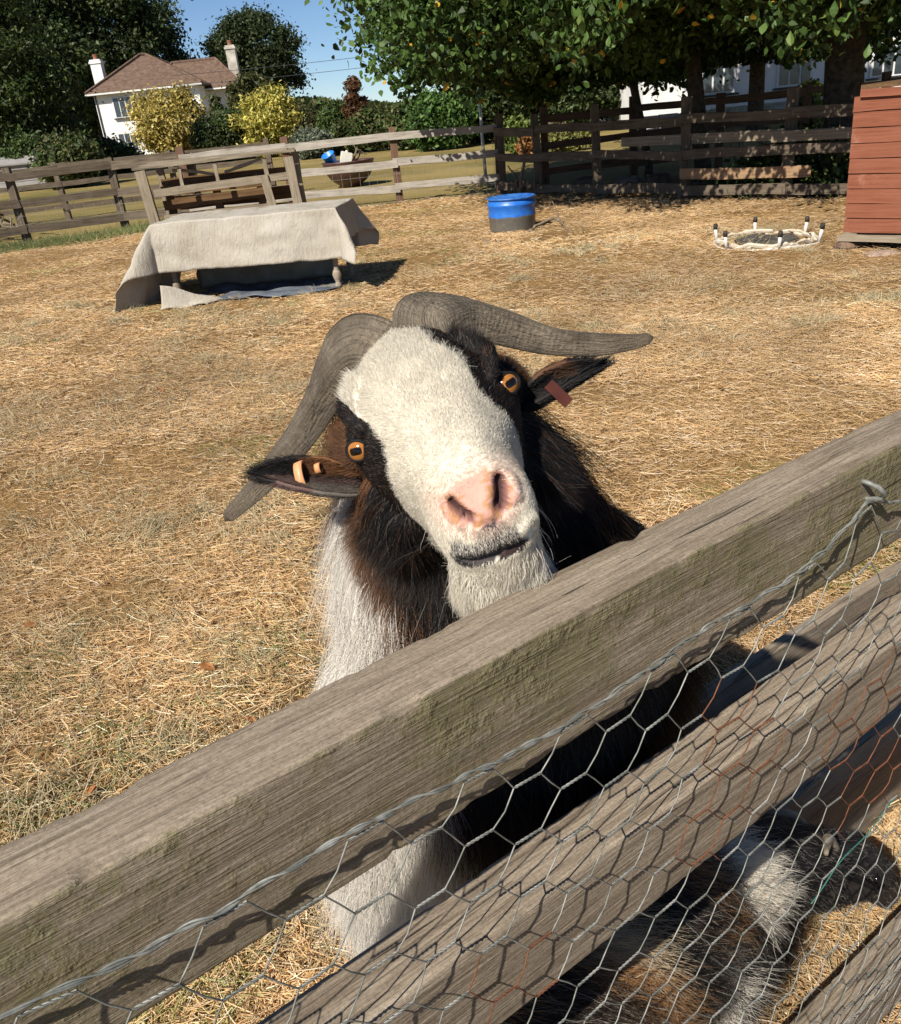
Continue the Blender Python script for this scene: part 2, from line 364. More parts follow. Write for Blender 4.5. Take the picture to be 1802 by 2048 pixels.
def near_rail(z0, z1, m, seed, s0=-.75, s1=1.9, wob=.004):
    ns = 460; pr = []; r = .0028; hy = FTH/2; hz = (z1-z0)/2
    for (cy, cz, a0) in ((hy-r, hz-r, 0), (-hy+r, hz-r, 90), (-hy+r, -hz+r, 180), (hy-r, -hz+r, 270)):
        for k in range(4):
            a = math.radians(a0+30*k); pr.append((cy+r*math.cos(a), cz+r*math.sin(a)))
    q = []                                                  # insert points along the flat sides
    for i in range(len(pr)):
        a, b = np.array(pr[i]), np.array(pr[(i+1) % len(pr)]); d = np.linalg.norm(b-a); k = max(1, int(d/.006))
        for j in range(k): q.append(a+(b-a)*j/k)
    q = np.array(q); m_ = len(q); S = np.linspace(s0, s1, ns)
    V = np.zeros((ns, m_, 3)); V[:, :, 0] = S[:, None]; V[:, :, 1] = q[None, :, 0]; V[:, :, 2] = q[None, :, 1]
    G = V*np.array([6, 150, 150]); ridge = vnoise(G, 1, seed)*.0007+vnoise(V*np.array([14, 60, 60]), 1, seed+3)*.0006
    nrmv = V.copy(); nrmv[:, :, 0] = 0; nrmv[:, :, 1] /= hy; nrmv[:, :, 2] /= hz
    big = np.argmax(np.abs(nrmv[:, :, 1:]), 2); D = np.zeros_like(V)
    D[:, :, 1] = np.where(big == 0, np.sign(V[:, :, 1]), 0); D[:, :, 2] = np.where(big == 1, np.sign(V[:, :, 2]), 0)
    W = np.stack([S*3.1, np.zeros(ns), np.zeros(ns)], -1)
    V = V+D*ridge[:, :, None]
    # chips out of the long arrises
    edge = (np.abs(nrmv[:, :, 1]) > .78) & (np.abs(nrmv[:, :, 2]) > .86)
    chip = np.clip(fnoise(V*np.array([55, 14, 14]), 1, seed+8)-.25, 0, 1)*.0035
    V[:, :, 2] -= np.where(edge, np.sign(V[:, :, 2])*chip, 0); V[:, :, 1] -= np.where(edge, np.sign(V[:, :, 1])*chip*.8, 0)
    V[:, :, 2] += wob*vnoise(W, 1, seed+5)[:, None]; V[:, :, 1] += wob*.5*vnoise(W, 1, seed+6)[:, None]
    I = np.arange(ns*m_).reshape(ns, m_); F = np.stack([I[:-1], np.roll(I[:-1], -1, 1), np.roll(I[1:], -1, 1), I[1:]], -1).reshape(-1, 4)
    me = mesh_np('rail', V.reshape(-1, 3), F, smooth=True); o = link('rail', me, m, FENCE)
    Mx = Matrix.Identity(4); c = fpt(0, FOFF+FTH/2, (z0+z1)/2)
    for i in range(3): Mx[i][0], Mx[i][1], Mx[i][2], Mx[i][3] = FU[i], FN[i], (0, 0, 1)[i], c[i]
    o.matrix_basis = Mx; return o
FENCE = root('near_fence', fpt(0, FOFF+FTH, 0), 'weathered rail fence with green algae right in front of the horned goat', 'fence')
near_rail(1.05, 1.15, M['rail_top'], 11)['label'] = 'thick grey top rail with green algae patches'
near_rail(.832, .93, M['rail'], 23)
near_rail(.19, .285, M['rail'], 41)
for s in (-.70, 1.78):
    b = MB(); b.box(fpt(s, FOFF+FTH+.055, .6), (.1, .1, 1.24), ax=(FU, FN, np.array([0, 0, 1.])), jit=.002); b.build('post', M['rail'], FENCE)

# ================================================================ WIRE NETTING on the camera side of the rails
SELV = np.array([(-.8, 1.118), (-.04, 1.114), (.064, 1.099), (.2, 1.089), (.358, 1.083), (.47, 1.087), (.527, 1.094), (.586, 1.107), (.638, 1.127), (.70, 1.106), (.9, 1.09), (1.8, 1.085)])
def ztop(s): return np.interp(s, SELV[:, 0], SELV[:, 1])
def netpt(s, z):
    P = np.array([s, z*1.0, 0.0]); j = vnoise(np.array([s*7, z*7, 1.]), 1, 61)*.010; k = vnoise(np.array([s*7, z*7, 5.]), 1, 62)*.010
    out = .006+.006*(vnoise(np.array([s*5, z*5, 9.]), 1, 63)+1)+.03*math.exp(-((z-.5)/.14)**2)
    return fpt(s+j, FOFF-out, z+k)
DS, HP, TW = .041, .0245, .023                           # column pitch, half row pitch, twist length
grey, rust, green_w = MB(), MB(), MB()
def wire(b, pts, r=.00058, n=5): b.tube(pts, r, n, cap=False)
def twist(b, a, c, r=.00058, turns=3, nseg=13):
    a = np.asarray(a); c = np.asarray(c); ax = nrm(c-a); e1 = nrm(np.cross(ax, FN)); e2 = np.cross(ax, e1)
    for ph in (0, math.pi):
        pts = []
        for i in range(nseg):
            q = i/(nseg-1); w = 2*math.pi*turns*q+ph; R = r*1.15; pts.append(a+(c-a)*q+R*(math.cos(w)*e1+math.sin(w)*e2))
        wire(b, pts, r)
rows = 21
def which(s, z):
    v = vnoise(np.array([s*9, z*9, 2.]), 1, 71)+.55*math.exp(-((z-.90)/.055)**2)*(1 if .2 < s < .8 else .1)-(.35 if s < .15 or z < .7 else 0)
    if v > .62: return rust
    return grey
for i in range(-2, 36):
    for j in range(rows):
        s0 = -.2+i*DS; s1 = s0+TW
        zz = (j+(.5 if i % 2 else 0))*HP*2+.004
        def zed(s): 
            q = min(1, zz/.22); return (1-q)*(ztop(s)-zz)+q*(1.09-zz)
        if zed(s0) < .12: continue
        a, c_ = netpt(s0, zed(s0)), netpt(s1, zed(s1)); b = which(s0, zed(s0))
        twist(b, a, c_)
        # the two single wires that leave the right end of the twist
        s2 = s0+DS
        for dz in (-1, 1):
            zt = zz+dz*HP
            if zt < 0: continue
            q = min(1, zt/.22); e = netpt(s2, (1-q)*(ztop(s2)-zt)+q*(1.09-zt))
            mid = (c_+e)/2 - FN*.002*random.random()+np.array([0, 0, random.uniform(-.0015, .0015)])
            wire(which(s1+.01, zed(s1)), [c_, mid, e])
NET = root('wire_netting', fpt(0, FOFF, .12), 'sagging hexagonal chicken wire stapled to the near fence', 'wire netting')
n_grey = len(grey.f); grey.add(rust.v, rust.f); o = grey.build('wire_mesh', None, NET, True)
t = NT('galvanised', .6, .4); v = t.coords(rand=False); t.b.inputs['Metallic'].default_value = .35
GAL = t.out(t.mix(t.g(t.noise(v, 60, 4), .4, .65), (.14, .15, .135), (.33, .335, .315))); o.data.materials.append(GAL)
t = NT('rust', .9, .2); v = t.coords(rand=False)
o.data.materials.append(t.out(t.mix(t.g(t.noise(v, 90, 4), .4, .65), (.10, .04, .022), (.19, .08, .04))))
mi_ = np.zeros(len(o.data.polygons), np.int32); mi_[n_grey:] = 1; o.data.polygons.foreach_set('material_index', mi_)
b = MB(); S = np.arange(-.75, 1.7, .0022)
for ph, rr in ((0, .0008), (2.3, .0007), (4.0, .0006)):
    pts = []
    for s in S:
        base = netpt(s, ztop(s)); w = s*2*math.pi/.040+ph+1.2*math.sin(s*23+ph); pts.append(base+.0011*(1+.7*math.sin(s*37+ph*2))*(math.cos(w)*FN+math.sin(w)*np.array([0, 0, 1.])))
    b.tube(pts, rr, 6, cap=False)
b.build('selvage_wire', GAL, NET, True)
b = MB()                                                 # a green plastic tie wire laced lower down
b.tube([netpt(s, .665+.20*(s-.52)+.004*math.sin(s*60)) for s in np.linspace(.60, .80, 40)], .00055, 6); M['tie'] = m_plain('green_tie', (.02, .13, .10), (.05, .20, .16), 40, .5)
b.build('green_tie_wire', M['tie'], NET, True)
b = MB(); sp0 = fpt(.638, FOFF+.01, 1.138); sp1 = fpt(.648, FOFF+.01, 1.118)   # fencing staple holding the selvage
pts = [sp0, fpt(.637, FOFF-.006, 1.1385), fpt(.639, FOFF-.015, 1.136), fpt(.645, FOFF-.0175, 1.129), fpt(.650, FOFF-.015, 1.122), fpt(.647, FOFF-.004, 1.119), sp1]
b.tube(pts, .0023, 8); tag(b.build('fence_staple', GAL, None, True), 'bright bent wire staple hammered into the top rail on the right', 'staple')
# ================================================================ FAR FENCES of the paddock
def post(p, h, w, m, parent, lean=(0, 0), name='post'):
    p = np.asarray([p[0], p[1], 0.0]); return board(name, p+np.array([0, 0, -.05]), p+np.array([lean[0], lean[1], h]), w, w*.92, m, parent, up=(1, 0, 0), seg=3, warp=.004)
def fence(name, label, pts, posts_h, rails, m, pm=None, rail_h=.1, th=.035, pw=.09, front=-1, lean=0.0):
    r = root(name, (*pts[0], 0), label, 'fence')
    for p in pts: post(p, posts_h+random.uniform(-.05, .05), pw, pm or m, r, (random.uniform(-.04, .04)+lean, random.uniform(-.02, .02)))
    for a, b in zip(pts[:-1], pts[1:]):
        a = np.array([*a, 0.]); b = np.array([*b, 0.]); d = nrm(b-a); n = np.array([d[1], -d[0], 0])*(pw/2+th/2+.004)
        for z in rails:
            j = [random.uniform(-.025, .025) for _ in range(2)]
            board('rail', a+n-d*.04+np.array([0, 0, z+j[0]]), b+n+d*.04+np.array([0, 0, z+j[1]]), rail_h*random.uniform(.9, 1.1), th, m, r)
    return r
LF = [(-9.6, 13.95), (-8.13, 14.6), (-6.64, 15.26), (-5.16, 15.9), (-3.78, 15.72)]
fence('dark_fence', 'dark three rail post fence on the left beside the canvas covered table', LF, 1.2, (.24, .66, 1.08), M['fence_dark'], pw=.12, rail_h=.12)
fence('garden_fence', 'dark fence standing farther back on the lawn at far left', [(-12.2, 18.4), (-9.9, 19.05), (-7.55, 19.7), (-5.3, 20.3), (-3.2, 20.6)], 1.2, (.3, .75, 1.08), M['fence_dark'], pw=.11)
MF = [(-3.86, 15.6), (-2.15, 15.62), (-.32, 15.54), (1.41, 15.49)]
fence('pale_fence', 'bleached three rail fence with reddish posts in front of the metal bowl', MF, 1.24, (.3, .67, 1.09), M['fence_white'], M['fence_red'], pw=.12, rail_h=.11)
RF = [(1.41, 15.49), (1.95, 14.5), (2.68, 13.4), (3.55, 11.97), (4.5, 10.94), (5.6, 9.9)]
r = fence('shaded_fence', 'dark post and rail fence in the shade of the overhanging tree', [(1.45, 15.36)]+RF[1:], 1.26, (.16, .6, 1.0), M['fence_dark'], pw=.11, rail_h=.12)
nb = np.array([-.75, -.66, 0])*.1
board('rail', np.array([3.0, 12.95, .78])+nb, np.array([4.5, 10.94, .77])+nb, .12, .035, M['grey_wood'], r)
board('rail', np.array([4.4, 11.05, .77])+nb*1.3, np.array([5.6, 9.9, .76])+nb*1.3, .12, .035, M['grey_wood'], r)
board('rail', np.array([3.55, 11.97, .37])+nb, np.array([4.75, 10.72, .36])+nb, .13, .035, M['plank_tan'], r)['label'] = 'newer tan coloured rail'
F2 = [(2.1, 14.75), (3.6, 15.0), (5.1, 15.25), (6.6, 15.5), (8.1, 15.75), (9.6, 16.0)]
fence('back_fence', 'red brown rail fence running off behind the shaded fence', F2, 1.28, (.35, .75, 1.12), M['fence_red'], pw=.11, rail_h=.11)
# stock wire stretched along the pale fence and the dark fence
M['thin_wire'] = m_plain('thin_wire', (.25, .24, .22), (.38, .37, .34), 30, .5)
def stock(name, label, pts, top, n_h, dx, r=.0018):
    b = MB()
    for a, c in zip(pts[:-1], pts[1:]):
        a = np.array([*a, 0.]); c = np.array([*c, 0.]); L = np.linalg.norm(c-a); off = np.array([0, -.075, 0])
        for k in range(n_h): b.tube([a+off+[0, 0, .06+(top-.06)*k/(n_h-1)], (a+c)/2+off+[0, 0, .05+(top-.06)*k/(n_h-1)], c+off+[0, 0, .06+(top-.06)*k/(n_h-1)]], r, 4, cap=False)
        for k in range(int(L/dx)+1):
            p = a+(c-a)*min(1, k*dx/L)+off; b.tube([p+[0, 0, .05], p+[random.uniform(-.01, .01), 0, top]], r, 4, cap=False)
    return tag(b.build(name, M['thin_wire']), label, 'wire mesh')
stock('stock_wire', 'square wire mesh stretched along the bleached fence', MF, .66, 5, .15)
stock('stock_wire', 'square wire mesh along the lower rails of the dark left fence', LF[1:], .6, 5, .15)

# ================================================================ TABLE with canvas
TC = np.array([-1.53, 8.42, 0]); tx = nrm(np.array([1.6, -.22, 0])); ty = np.array([-tx[1], tx[0], 0]); TW_, TD, TH = 1.72, .80, .74
def tp(x, y, z): return TC+tx*x+ty*y+np.array([0, 0, z])
TB = root('old_table', TC, 'old wooden table with turned legs under the grey canvas sheet', 'table')
M['table'] = m_wood('table_wood', (.12, .09, .06), (.30, .245, .18), (.44, .38, .30))
b = MB(); b.box(tp(0, 0, TH-.0175), (TW_-.02, TD-.02, .035), ax=(tx, ty, np.array([0, 0, 1.]))); b.build('tabletop', M['table'], TB)
for sx in (-1, 1):
    b = MB(); b.box(tp(sx*(TW_/2-.10), 0, TH-.09), (.025, TD-.24, .10), ax=(tx, ty, np.array([0, 0, 1.]))); b.build('apron', M['table'], TB)
for sy in (-1, 1):
    b = MB(); b.box(tp(0, sy*(TD/2-.08), TH-.09), (TW_-.30, .025, .10), ax=(tx, ty, np.array([0, 0, 1.]))); b.build('apron', M['table'], TB)
prof = [(.02, 0), (.032, .01), (.036, .05), (.026, .09), (.022, .10), (.034, .125), (.044, .16), (.034, .195), (.022, .215), (.03, .23), (.022, .245), (.026, .30), (.034, .42), (.036, .50), (.024, .515), (.038, .53), (.026, .545), (.045, .56), (.045, .70)]
for sx in (-1, 1):
    for sy in (-1, 1):
        b = MB(); q = tp(sx*(TW_/2-.09), sy*(TD/2-.09), 0); b.lathe(prof, 14, q); b.build('leg', M['table'], TB, True)
t = NT('canvas', .8, .25); v = t.coords(rand=False); n = t.noise(v, 3.2, 6, .6); st = t.noise(v, 9, 5, .7)
c = t.ramp(n, [(.3, (.36, .32, .26)), (.5, (.41, .375, .315)), (.72, (.455, .425, .37))]); c = t.mix(t.math('MULTIPLY', t.g(st, .55, .8), .35), c, (.28, .22, .155))
t.bump(t.math('ADD', t.noise(t.coords((1, 1, .35), rand=False), 22, 6, .7, 1.5), t.math('MULTIPLY', t.noise(v, 300, 2), .15)), .6, .03); CANVAS = t.out(c)
def drape():
    left, right, frn, bak = .78, .30, .43, .45; X = np.linspace(-TW_/2-left, TW_/2+right, 132); Y = np.linspace(-TD/2-frn, TD/2+bak, 84)
    V = np.zeros((len(X), len(Y), 3)); top = TH+.006
    for i, x in enumerate(X):
        for j, y in enumerate(Y):
            px, py = np.clip(x, -TW_/2, TW_/2), np.clip(y, -TD/2, TD/2); dx, dy = x-px, y-py; d = math.hypot(dx, dy)
            hx, hy, z = px, py, top
            if d > 0:
                ux, uy = dx/d, dy/d; corner = 4*(ux*uy)**2            # 1 on the diagonal
                al = .10+.42*corner + (.16 if dx < 0 else .05)*abs(ux)  # outward flare
                rr = min(d, .03); fl = d*al
                hx += ux*fl; hy += uy*fl; z = top-(d*math.sqrt(max(0, 1-al*al)) if d > .03 else d*.6)
                # folds along a hanging side
                along = y if abs(ux) > abs(uy) else x
                amp = (.032*(d/.7)*abs(ux) if dx < 0 else .020*(d/.4))*(1-.6*corner)
                wv = math.sin(along*(13 if abs(ux) > abs(uy) else 5.5)+1.1)*amp+.012*vnoise(np.array([x*4, y*4, 2.]), 1, 5)*min(1, d*6); hx += ux*wv; hy += uy*wv
                if z < .012: ex = .012-z; hx += ux*ex*.8; hy += uy*ex*.8; z = .024+.010*math.sin(x*22+y*17)
            z += .006*vnoise(np.array([x*6, y*6, 0.]), 1, 3)+.004*vnoise(np.array([x*17, y*9, 4.]), 1, 6)
            if d > 0: w2 = .014*vnoise(np.array([x*9+z*3, y*9, z*5]), 1, 12)*min(1, d*5); hx += ux*w2; hy += uy*w2
            V[i, j] = tp(hx, hy, z)
    n1, n2 = len(X), len(Y); I = np.arange(n1*n2).reshape(n1, n2)
    F = np.stack([I[:-1, :-1], I[1:, :-1], I[1:, 1:], I[:-1, 1:]], -1).reshape(-1, 4)
    return mesh_np('canvas_sheet', V.reshape(-1, 3), F, smooth=True)
o = tag(link('canvas_sheet', drape(), CANVAS), 'pale grey canvas sheet draped over the old table', 'sheet')
md = o.modifiers.new('s', 'SOLIDIFY'); md.thickness = .003; md.offset = -1
def limp(name, label, m, f, nx_, ny_, cat='sheet'):
    V = np.array([[f(i/(nx_-1), j/(ny_-1)) for j in range(ny_)] for i in range(nx_)]); I = np.arange(nx_*ny_).reshape(nx_, ny_)
    F = np.stack([I[:-1, :-1], I[1:, :-1], I[1:, 1:], I[:-1, 1:]], -1).reshape(-1, 4)
    o = tag(link(name, mesh_np(name, V.reshape(-1, 3), F, smooth=True), m), label, cat); md = o.modifiers.new('s', 'SOLIDIFY'); md.thickness = .003; return o
def rz(P): return relief(np.array([P[0]]), np.array([P[1]]))[0]
def f_blue(a, b):
    P = tp(-.62+1.42*a, -.50+.62*b+.05*math.sin(a*7), 0); P[2] = rz(P)+.016+.028*abs(math.sin(a*9+b*4))*(.3+b)+.02*vnoise(np.array([a*9, b*6, 1.]), 1, 8); return P
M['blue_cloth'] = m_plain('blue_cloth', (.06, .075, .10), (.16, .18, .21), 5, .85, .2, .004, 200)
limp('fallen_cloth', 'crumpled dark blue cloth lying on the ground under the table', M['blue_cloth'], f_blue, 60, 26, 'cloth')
def f_back(a, b):
    P = tp(-.72+1.36*a, .18+.05*math.sin(a*16)*(1-b)+.10*(1-b)*a, .04+(.62+.03*math.sin(a*4))*b); return P
limp('hanging_sheet', 'grey canvas hanging behind the table legs in shadow', m_plain('shade_tinted_canvas', (.16, .14, .11), (.30, .275, .23), 3, .85, .15, .006, 40), f_back, 70, 14)  # under-table shade is put into this sheet's darker brown-grey colours
def f_flap(a, b):
    P = tp(-.80+.50*a*(1-.25*b), -.40-.20*(1-a)-.30*b*(.35+.2*a), 0); P[2] = rz(P)+.012+.20*(1-b)**2*(1-a)+.01*math.sin(a*9); return P
limp('canvas_flap', 'pale folded canvas corner lying on the straw by the front left table leg', CANVAS, f_flap, 24, 18)

# ================================================================ PALLET RACK behind the table
RK = root('pallet_rack', gpt(430, 478), 'grey timber rack with old pallets leaning inside behind the table', 'rack')
rc = np.array([-2.46, 12.0, 0]); rx = nrm(np.array([2.1, .06, 0])); ry = np.array([-rx[1], rx[0], 0])
def rp(x, y, z): return rc+rx*x*.88+ry*y+np.array([0, 0, z*1.12 if z > 0 else z])
RK.location = Vector(rc)
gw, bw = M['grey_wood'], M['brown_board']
board('top_board', rp(-1.28, -.10, .985), rp(1.08, -.10, 1.0), .16, .03, gw, RK, up=ry)
board('top_board', rp(-1.22, .10, 1.0), rp(.95, .10, 1.015), .16, .03, gw, RK, up=ry)
board('top_board', rp(-1.18, .32, 1.01), rp(1.02, .32, 1.02), .17, .03, gw, RK, up=ry)
board('crossbar', rp(-1.05, -.15, .70), rp(1.02, -.15, .76), .09, .035, gw, RK)
board('crossbar', rp(-1.0, -.12, .42), rp(.60, -.12, .45), .07, .03, gw, RK)
for x0, x1, z1, w_ in ((-1.10, -1.17, .96, .13), (1.03, .98, .95, .12), (.72, .58, .78, .10)):
    board('post', rp(x0, -.19, -.02), rp(x1, -.17, z1), w_, .06, gw, RK, up=(1, 0, 0), seg=3)
for x in (-1.05, 1.02): board('post', rp(x, .45, -.02), rp(x, .40, .98), .09, .06, gw, RK, up=(1, 0, 0), seg=3)
for x in (-.1, .62, -.62): board('strut', rp(x, -.12, .72), rp(x, -.12, .95), .05, .04, gw, RK, up=(1, 0, 0), seg=2)
board('loose_slat', rp(-.75, -.02, .93), rp(-.15, .0, .84), .035, .02, gw, RK)
board('loose_slat', rp(0, -.02, .86), rp(.55, .0, .95), .035, .02, gw, RK)
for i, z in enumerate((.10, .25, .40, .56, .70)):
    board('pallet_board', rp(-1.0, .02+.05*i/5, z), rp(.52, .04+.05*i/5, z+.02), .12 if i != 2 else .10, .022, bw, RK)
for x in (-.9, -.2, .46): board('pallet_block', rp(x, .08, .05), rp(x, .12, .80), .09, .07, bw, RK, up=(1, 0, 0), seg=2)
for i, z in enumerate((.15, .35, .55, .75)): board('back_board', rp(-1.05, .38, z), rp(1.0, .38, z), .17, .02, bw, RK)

# ================================================================ BARREL, BRANCHES, TRAMPOLINE, SHED
bp = gpt(1031, 468)+np.array([0, .28, 0]); BR = root('blue_barrel', bp, 'cut down blue plastic barrel with a dirty grey lower half', 'barrel')
t = NT('barrel_blue', .4, .5); v = t.coords(rand=False); tc = t.add('ShaderNodeTexCoord'); sp = t.add('ShaderNodeSeparateXYZ'); t.l(tc.outputs['Object'], sp.inputs[0])
zz = t.math('ADD', sp.outputs['Z'], t.math('MULTIPLY', t.noise(v, 7, 4), .05)); dirt = t.g(zz, .222, .214); n = t.noise(v, 22, 5, .7)
c = t.mix(t.g(n, .45, .8), (.012, .12, .50), (.05, .19, .48)); c = t.mix(dirt, c, t.mix(n, (.05, .05, .045), (.17, .155, .13))); M['barrel'] = t.out(c)
b = MB(); b.lathe([(.262, 0), (.275, .008), (.28, .05), (.284, .17), (.290, .19), (.284, .21), (.283, .30), (.292, .315), (.292, .335), (.280, .345), (.275, .372), (.262, .378), (.25, .36), (.245, .30), (.24, .04)], 40)
b.build('drum', M['barrel'], BR, True, loc=bp)
M['blue_lid'] = m_plain('blue_lid', (.015, .09, .36), (.05, .17, .45), 12, .45, .5)
b = MB(); b.lathe([(.02, .352), (.20, .350), (.245, .356), (.262, .366), (.292, .388), (.297, .400), (.285, .406), (.262, .39), (.20, .374), (.02, .37)], 40); b.build('lid', M['blue_lid'], BR, True, loc=bp)
b = MB(); b.box(bp+np.array([-.10, -.14, .392]), (.20, .03, .018), jit=.004); b.build('lid_handle', M['blue_lid'], BR)

def branch(name, label, pts, r0, twigs=()):
    pts = [np.asarray(p) for p in pts]; P = []
    for a, c in zip(pts[:-1], pts[1:]):
        for k in range(4): P.append(a+(c-a)*k/4+rng.normal(0, r0*.35, 3))
    P.append(pts[-1]); b = MB(); b.tube(P, np.linspace(r0, r0*.35, len(P)), 7)
    for tw in twigs: b.tube(tw, np.linspace(r0*.5, r0*.2, len(tw)), 6)
    return tag(b.build(name, M['twig'], None, True), label, 'branch')
g = lambda x, y, z=.03: gpt(x, y, z)
branch('fallen_branch', 'forked dead branch arching beside the blue barrel', [g(1055, 468), g(1070, 452, .08), g(1108, 437, .12), g(1125, 447, .06), g(1143, 464, .03)], .022, [[g(1118, 440, .1), g(1112, 418, .2), g(1104, 402, .3)], [g(1060, 464), g(1068, 478, .04), g(1056, 490)]])
branch('fallen_branch', 'crooked dead branch lying in front of the blue barrel', [g(968, 480), g(982, 490, .05), g(992, 493), g(1000, 481, .06), g(1030, 480), g(1060, 474)], .02, [[g(990, 492), g(980, 498), g(970, 502)], [g(994, 490), g(992, 482, .06), g(990, 478, .10)]])
branch('fallen_branch', 'thin dead stick on the straw right of the blue barrel', [g(1165, 490), g(1185, 484, .04), g(1215, 484)], .012, [[g(1168, 470, .02), g(1164, 455, .12)]])
branch('leaning_stick', 'thick stick leaning against the fence rails behind the barrel', [gpt(1048, 392, .0), gpt(1042, 372, .2)+[0, .05, 0], np.array([1.78, 14.7, .62]), np.array([1.72, 14.82, .95])], .04)
branch('leaning_stick', 'short stick leaning left behind the barrel', [gpt(1040, 392), np.array([1.62, 14.75, .28]), np.array([1.50, 14.8, .50])], .028)
for q, (x, y, a) in enumerate(((860, 502, .3), (905, 512, -.2), (150, 620, .5))):
    pass

tc0 = gpt(1532, 490); TR = root('mini_trampoline', tc0, 'upturned mini trampoline frame with white legs in the air', 'trampoline')
M['white_metal'] = m_plain('white_metal', (.50, .47, .42), (.68, .66, .62), 20, .5, .4)
M['rubber'] = m_plain('rubber', (.02, .018, .016), (.06, .045, .035), 30, .7); M['mat'] = m_plain('mat', (.04, .038, .036), (.10, .092, .08), 9, .9, .1, .006, 30)
RT = .47; ring = []
for k in range(49):
    a = 2*math.pi*k/48; ring.append(tc0+np.array([RT*math.cos(a), RT*math.sin(a), .03+.010*math.sin(3*a)]))
b = MB(); b.tube(ring, .014, 8, cap=False); b.build('frame_ring', M['white_metal'], TR, True)
for k in range(6):
    a = math.radians(22+60*k); p = tc0+np.array([RT*math.cos(a), RT*math.sin(a), .03]); q = p+np.array([.02*math.cos(a), .02*math.sin(a), .12])
    b = MB(); b.tube([p, q], .016, 10); lg = b.build('leg', M['white_metal'], TR, True)
    b = MB(); b.tube([q-[0, 0, .004], q+[0, 0, .02], q+[0, 0, .045]], [.02, .022, .018], 10); b.build('rubber_foot', M['rubber'], lg, True)
V = [tc0+np.array([0, 0, .058])]; F = []
for r_, n_ in ((.15, 24), (.29, 24)):
    for k in range(24): a = 2*math.pi*k/24; V.append(tc0+np.array([r_*math.cos(a), r_*math.sin(a), .056+.01*math.sin(5*a+r_*20)+.03*(r_ > .3)*random.random()]))
for k in range(24): F.append((0, 1+k, 1+(k+1) % 24)); F.append((1+k, 25+k, 25+(k+1) % 24, 1+(k+1) % 24))
me = bpy.data.meshes.new('jump_mat'); me.from_pydata([tuple(p) for p in V], [], F); o = link('jump_mat', me, M['mat'], TR); md = o.modifiers.new('s', 'SOLIDIFY'); md.thickness = .006
M['strip'] = m_plain('torn_cover', (.42, .36, .27), (.62, .56, .46), 12, .8)
for k in range(16):
    a0 = .4*k+random.random()*.3; da = random.uniform(.5, .9); pts = [tc0+np.array([(RT-.045+random.uniform(-.04, .03))*math.cos(a0+da*q), (RT-.045+random.uniform(-.03, .03))*math.sin(a0+da*q), .05+random.uniform(-.02, .025)]) for q in (0, .33, .66, 1)]
    b = MB(); b.tube(pts, [.012, .02, .018, .008], 5); b.build('torn_cover_strip', M['strip'], TR)

sL = gpt(1684, 502, .0); sd = nrm(np.array([.70, -.715, 0])); sn = np.array([sd[1], -sd[0], 0]); sn = -sn if sn[1] < 0 else sn   # away from camera
SH = root('red_shed', gpt(1700, 503), 'red brown boarded shed standing on a pallet at the right edge', 'shed')
M['red_wood'] = m_wood('red_wood', (.15, .05, .028), (.235, .085, .048), (.30, .12, .075), bscale=.002, patch=((.40, .22, .15), (.62, .76)))
SW, SD, SZ, nb_ = 1.25, 1.0, .155, 9; bh = .118
def spt(x, y, z): return np.array([sL[0], sL[1], 0])+sd*x+sn*y+np.array([0, 0, z])
lean = -.02                                              # the shed leans a little to the left
for i in range(nb_):
    z = SZ+bh*(i+.5); x0 = lean*(i+.5)/nb_
    board('wall_board', spt(x0, 0, z), spt(x0+SW, 0, z), bh-.007, .022, M['red_wood'], SH, jit=.0012, warp=.0015)
    board('wall_board', spt(x0+.02, .02, z), spt(x0+.02, SD, z), bh-.007, .022, M['red_wood'], SH, jit=.0012, warp=.0015)
    board('wall_board', spt(x0+SW-.02, .02, z), spt(x0+SW-.02, SD, z), bh-.007, .022, M['red_wood'], SH, jit=.0012, warp=.0015)
    board('wall_board', spt(x0, SD, z), spt(x0+SW, SD, z), bh-.007, .022, M['red_wood'], SH, jit=.0012, warp=.0015)
b = MB(); b.box(spt(SW/2+.03, SD/2, SZ+bh*nb_/2), (SW-.07, SD-.07, bh*nb_-.02), ax=(sd, sn, np.array([0, 0, 1.]))); b.build('inner_lining', M['brown_board'], SH)
zt = SZ+bh*nb_
board('top_trim', spt(.03, -.02, zt+.02), spt(SW+.1, -.02, zt+.02), .06, .03, M['red_wood'], SH, jit=.001)
b = MB(); b.box(spt(SW/2+.06, SD/2, zt+.065), (SW+.06, SD+.06, .03), ax=(sd, sn, np.array([0, 0, 1.]))); b.build('roof_panel', M['brown_board'], SH)
board('pallet_board', spt(-.02, -.03, .11), spt(SW, -.03, .11), .045, .09, M['grey_wood'], SH)
for x in (.06, .62, 1.15): board('pallet_block', spt(x-.05, .03, .145), spt(x+.05, .03, .145), .04, .08, M['grey_wood'], SH, seg=1)
for y in (.30, .6, .92): board('pallet_board', spt(0, y, .12), spt(SW, y, .12), .03, .1, M['grey_wood'], SH)
M['stone'] = m_plain('pale_stone', (.24, .17, .13), (.38, .29, .23), 14, .9, .2, .01, 40)
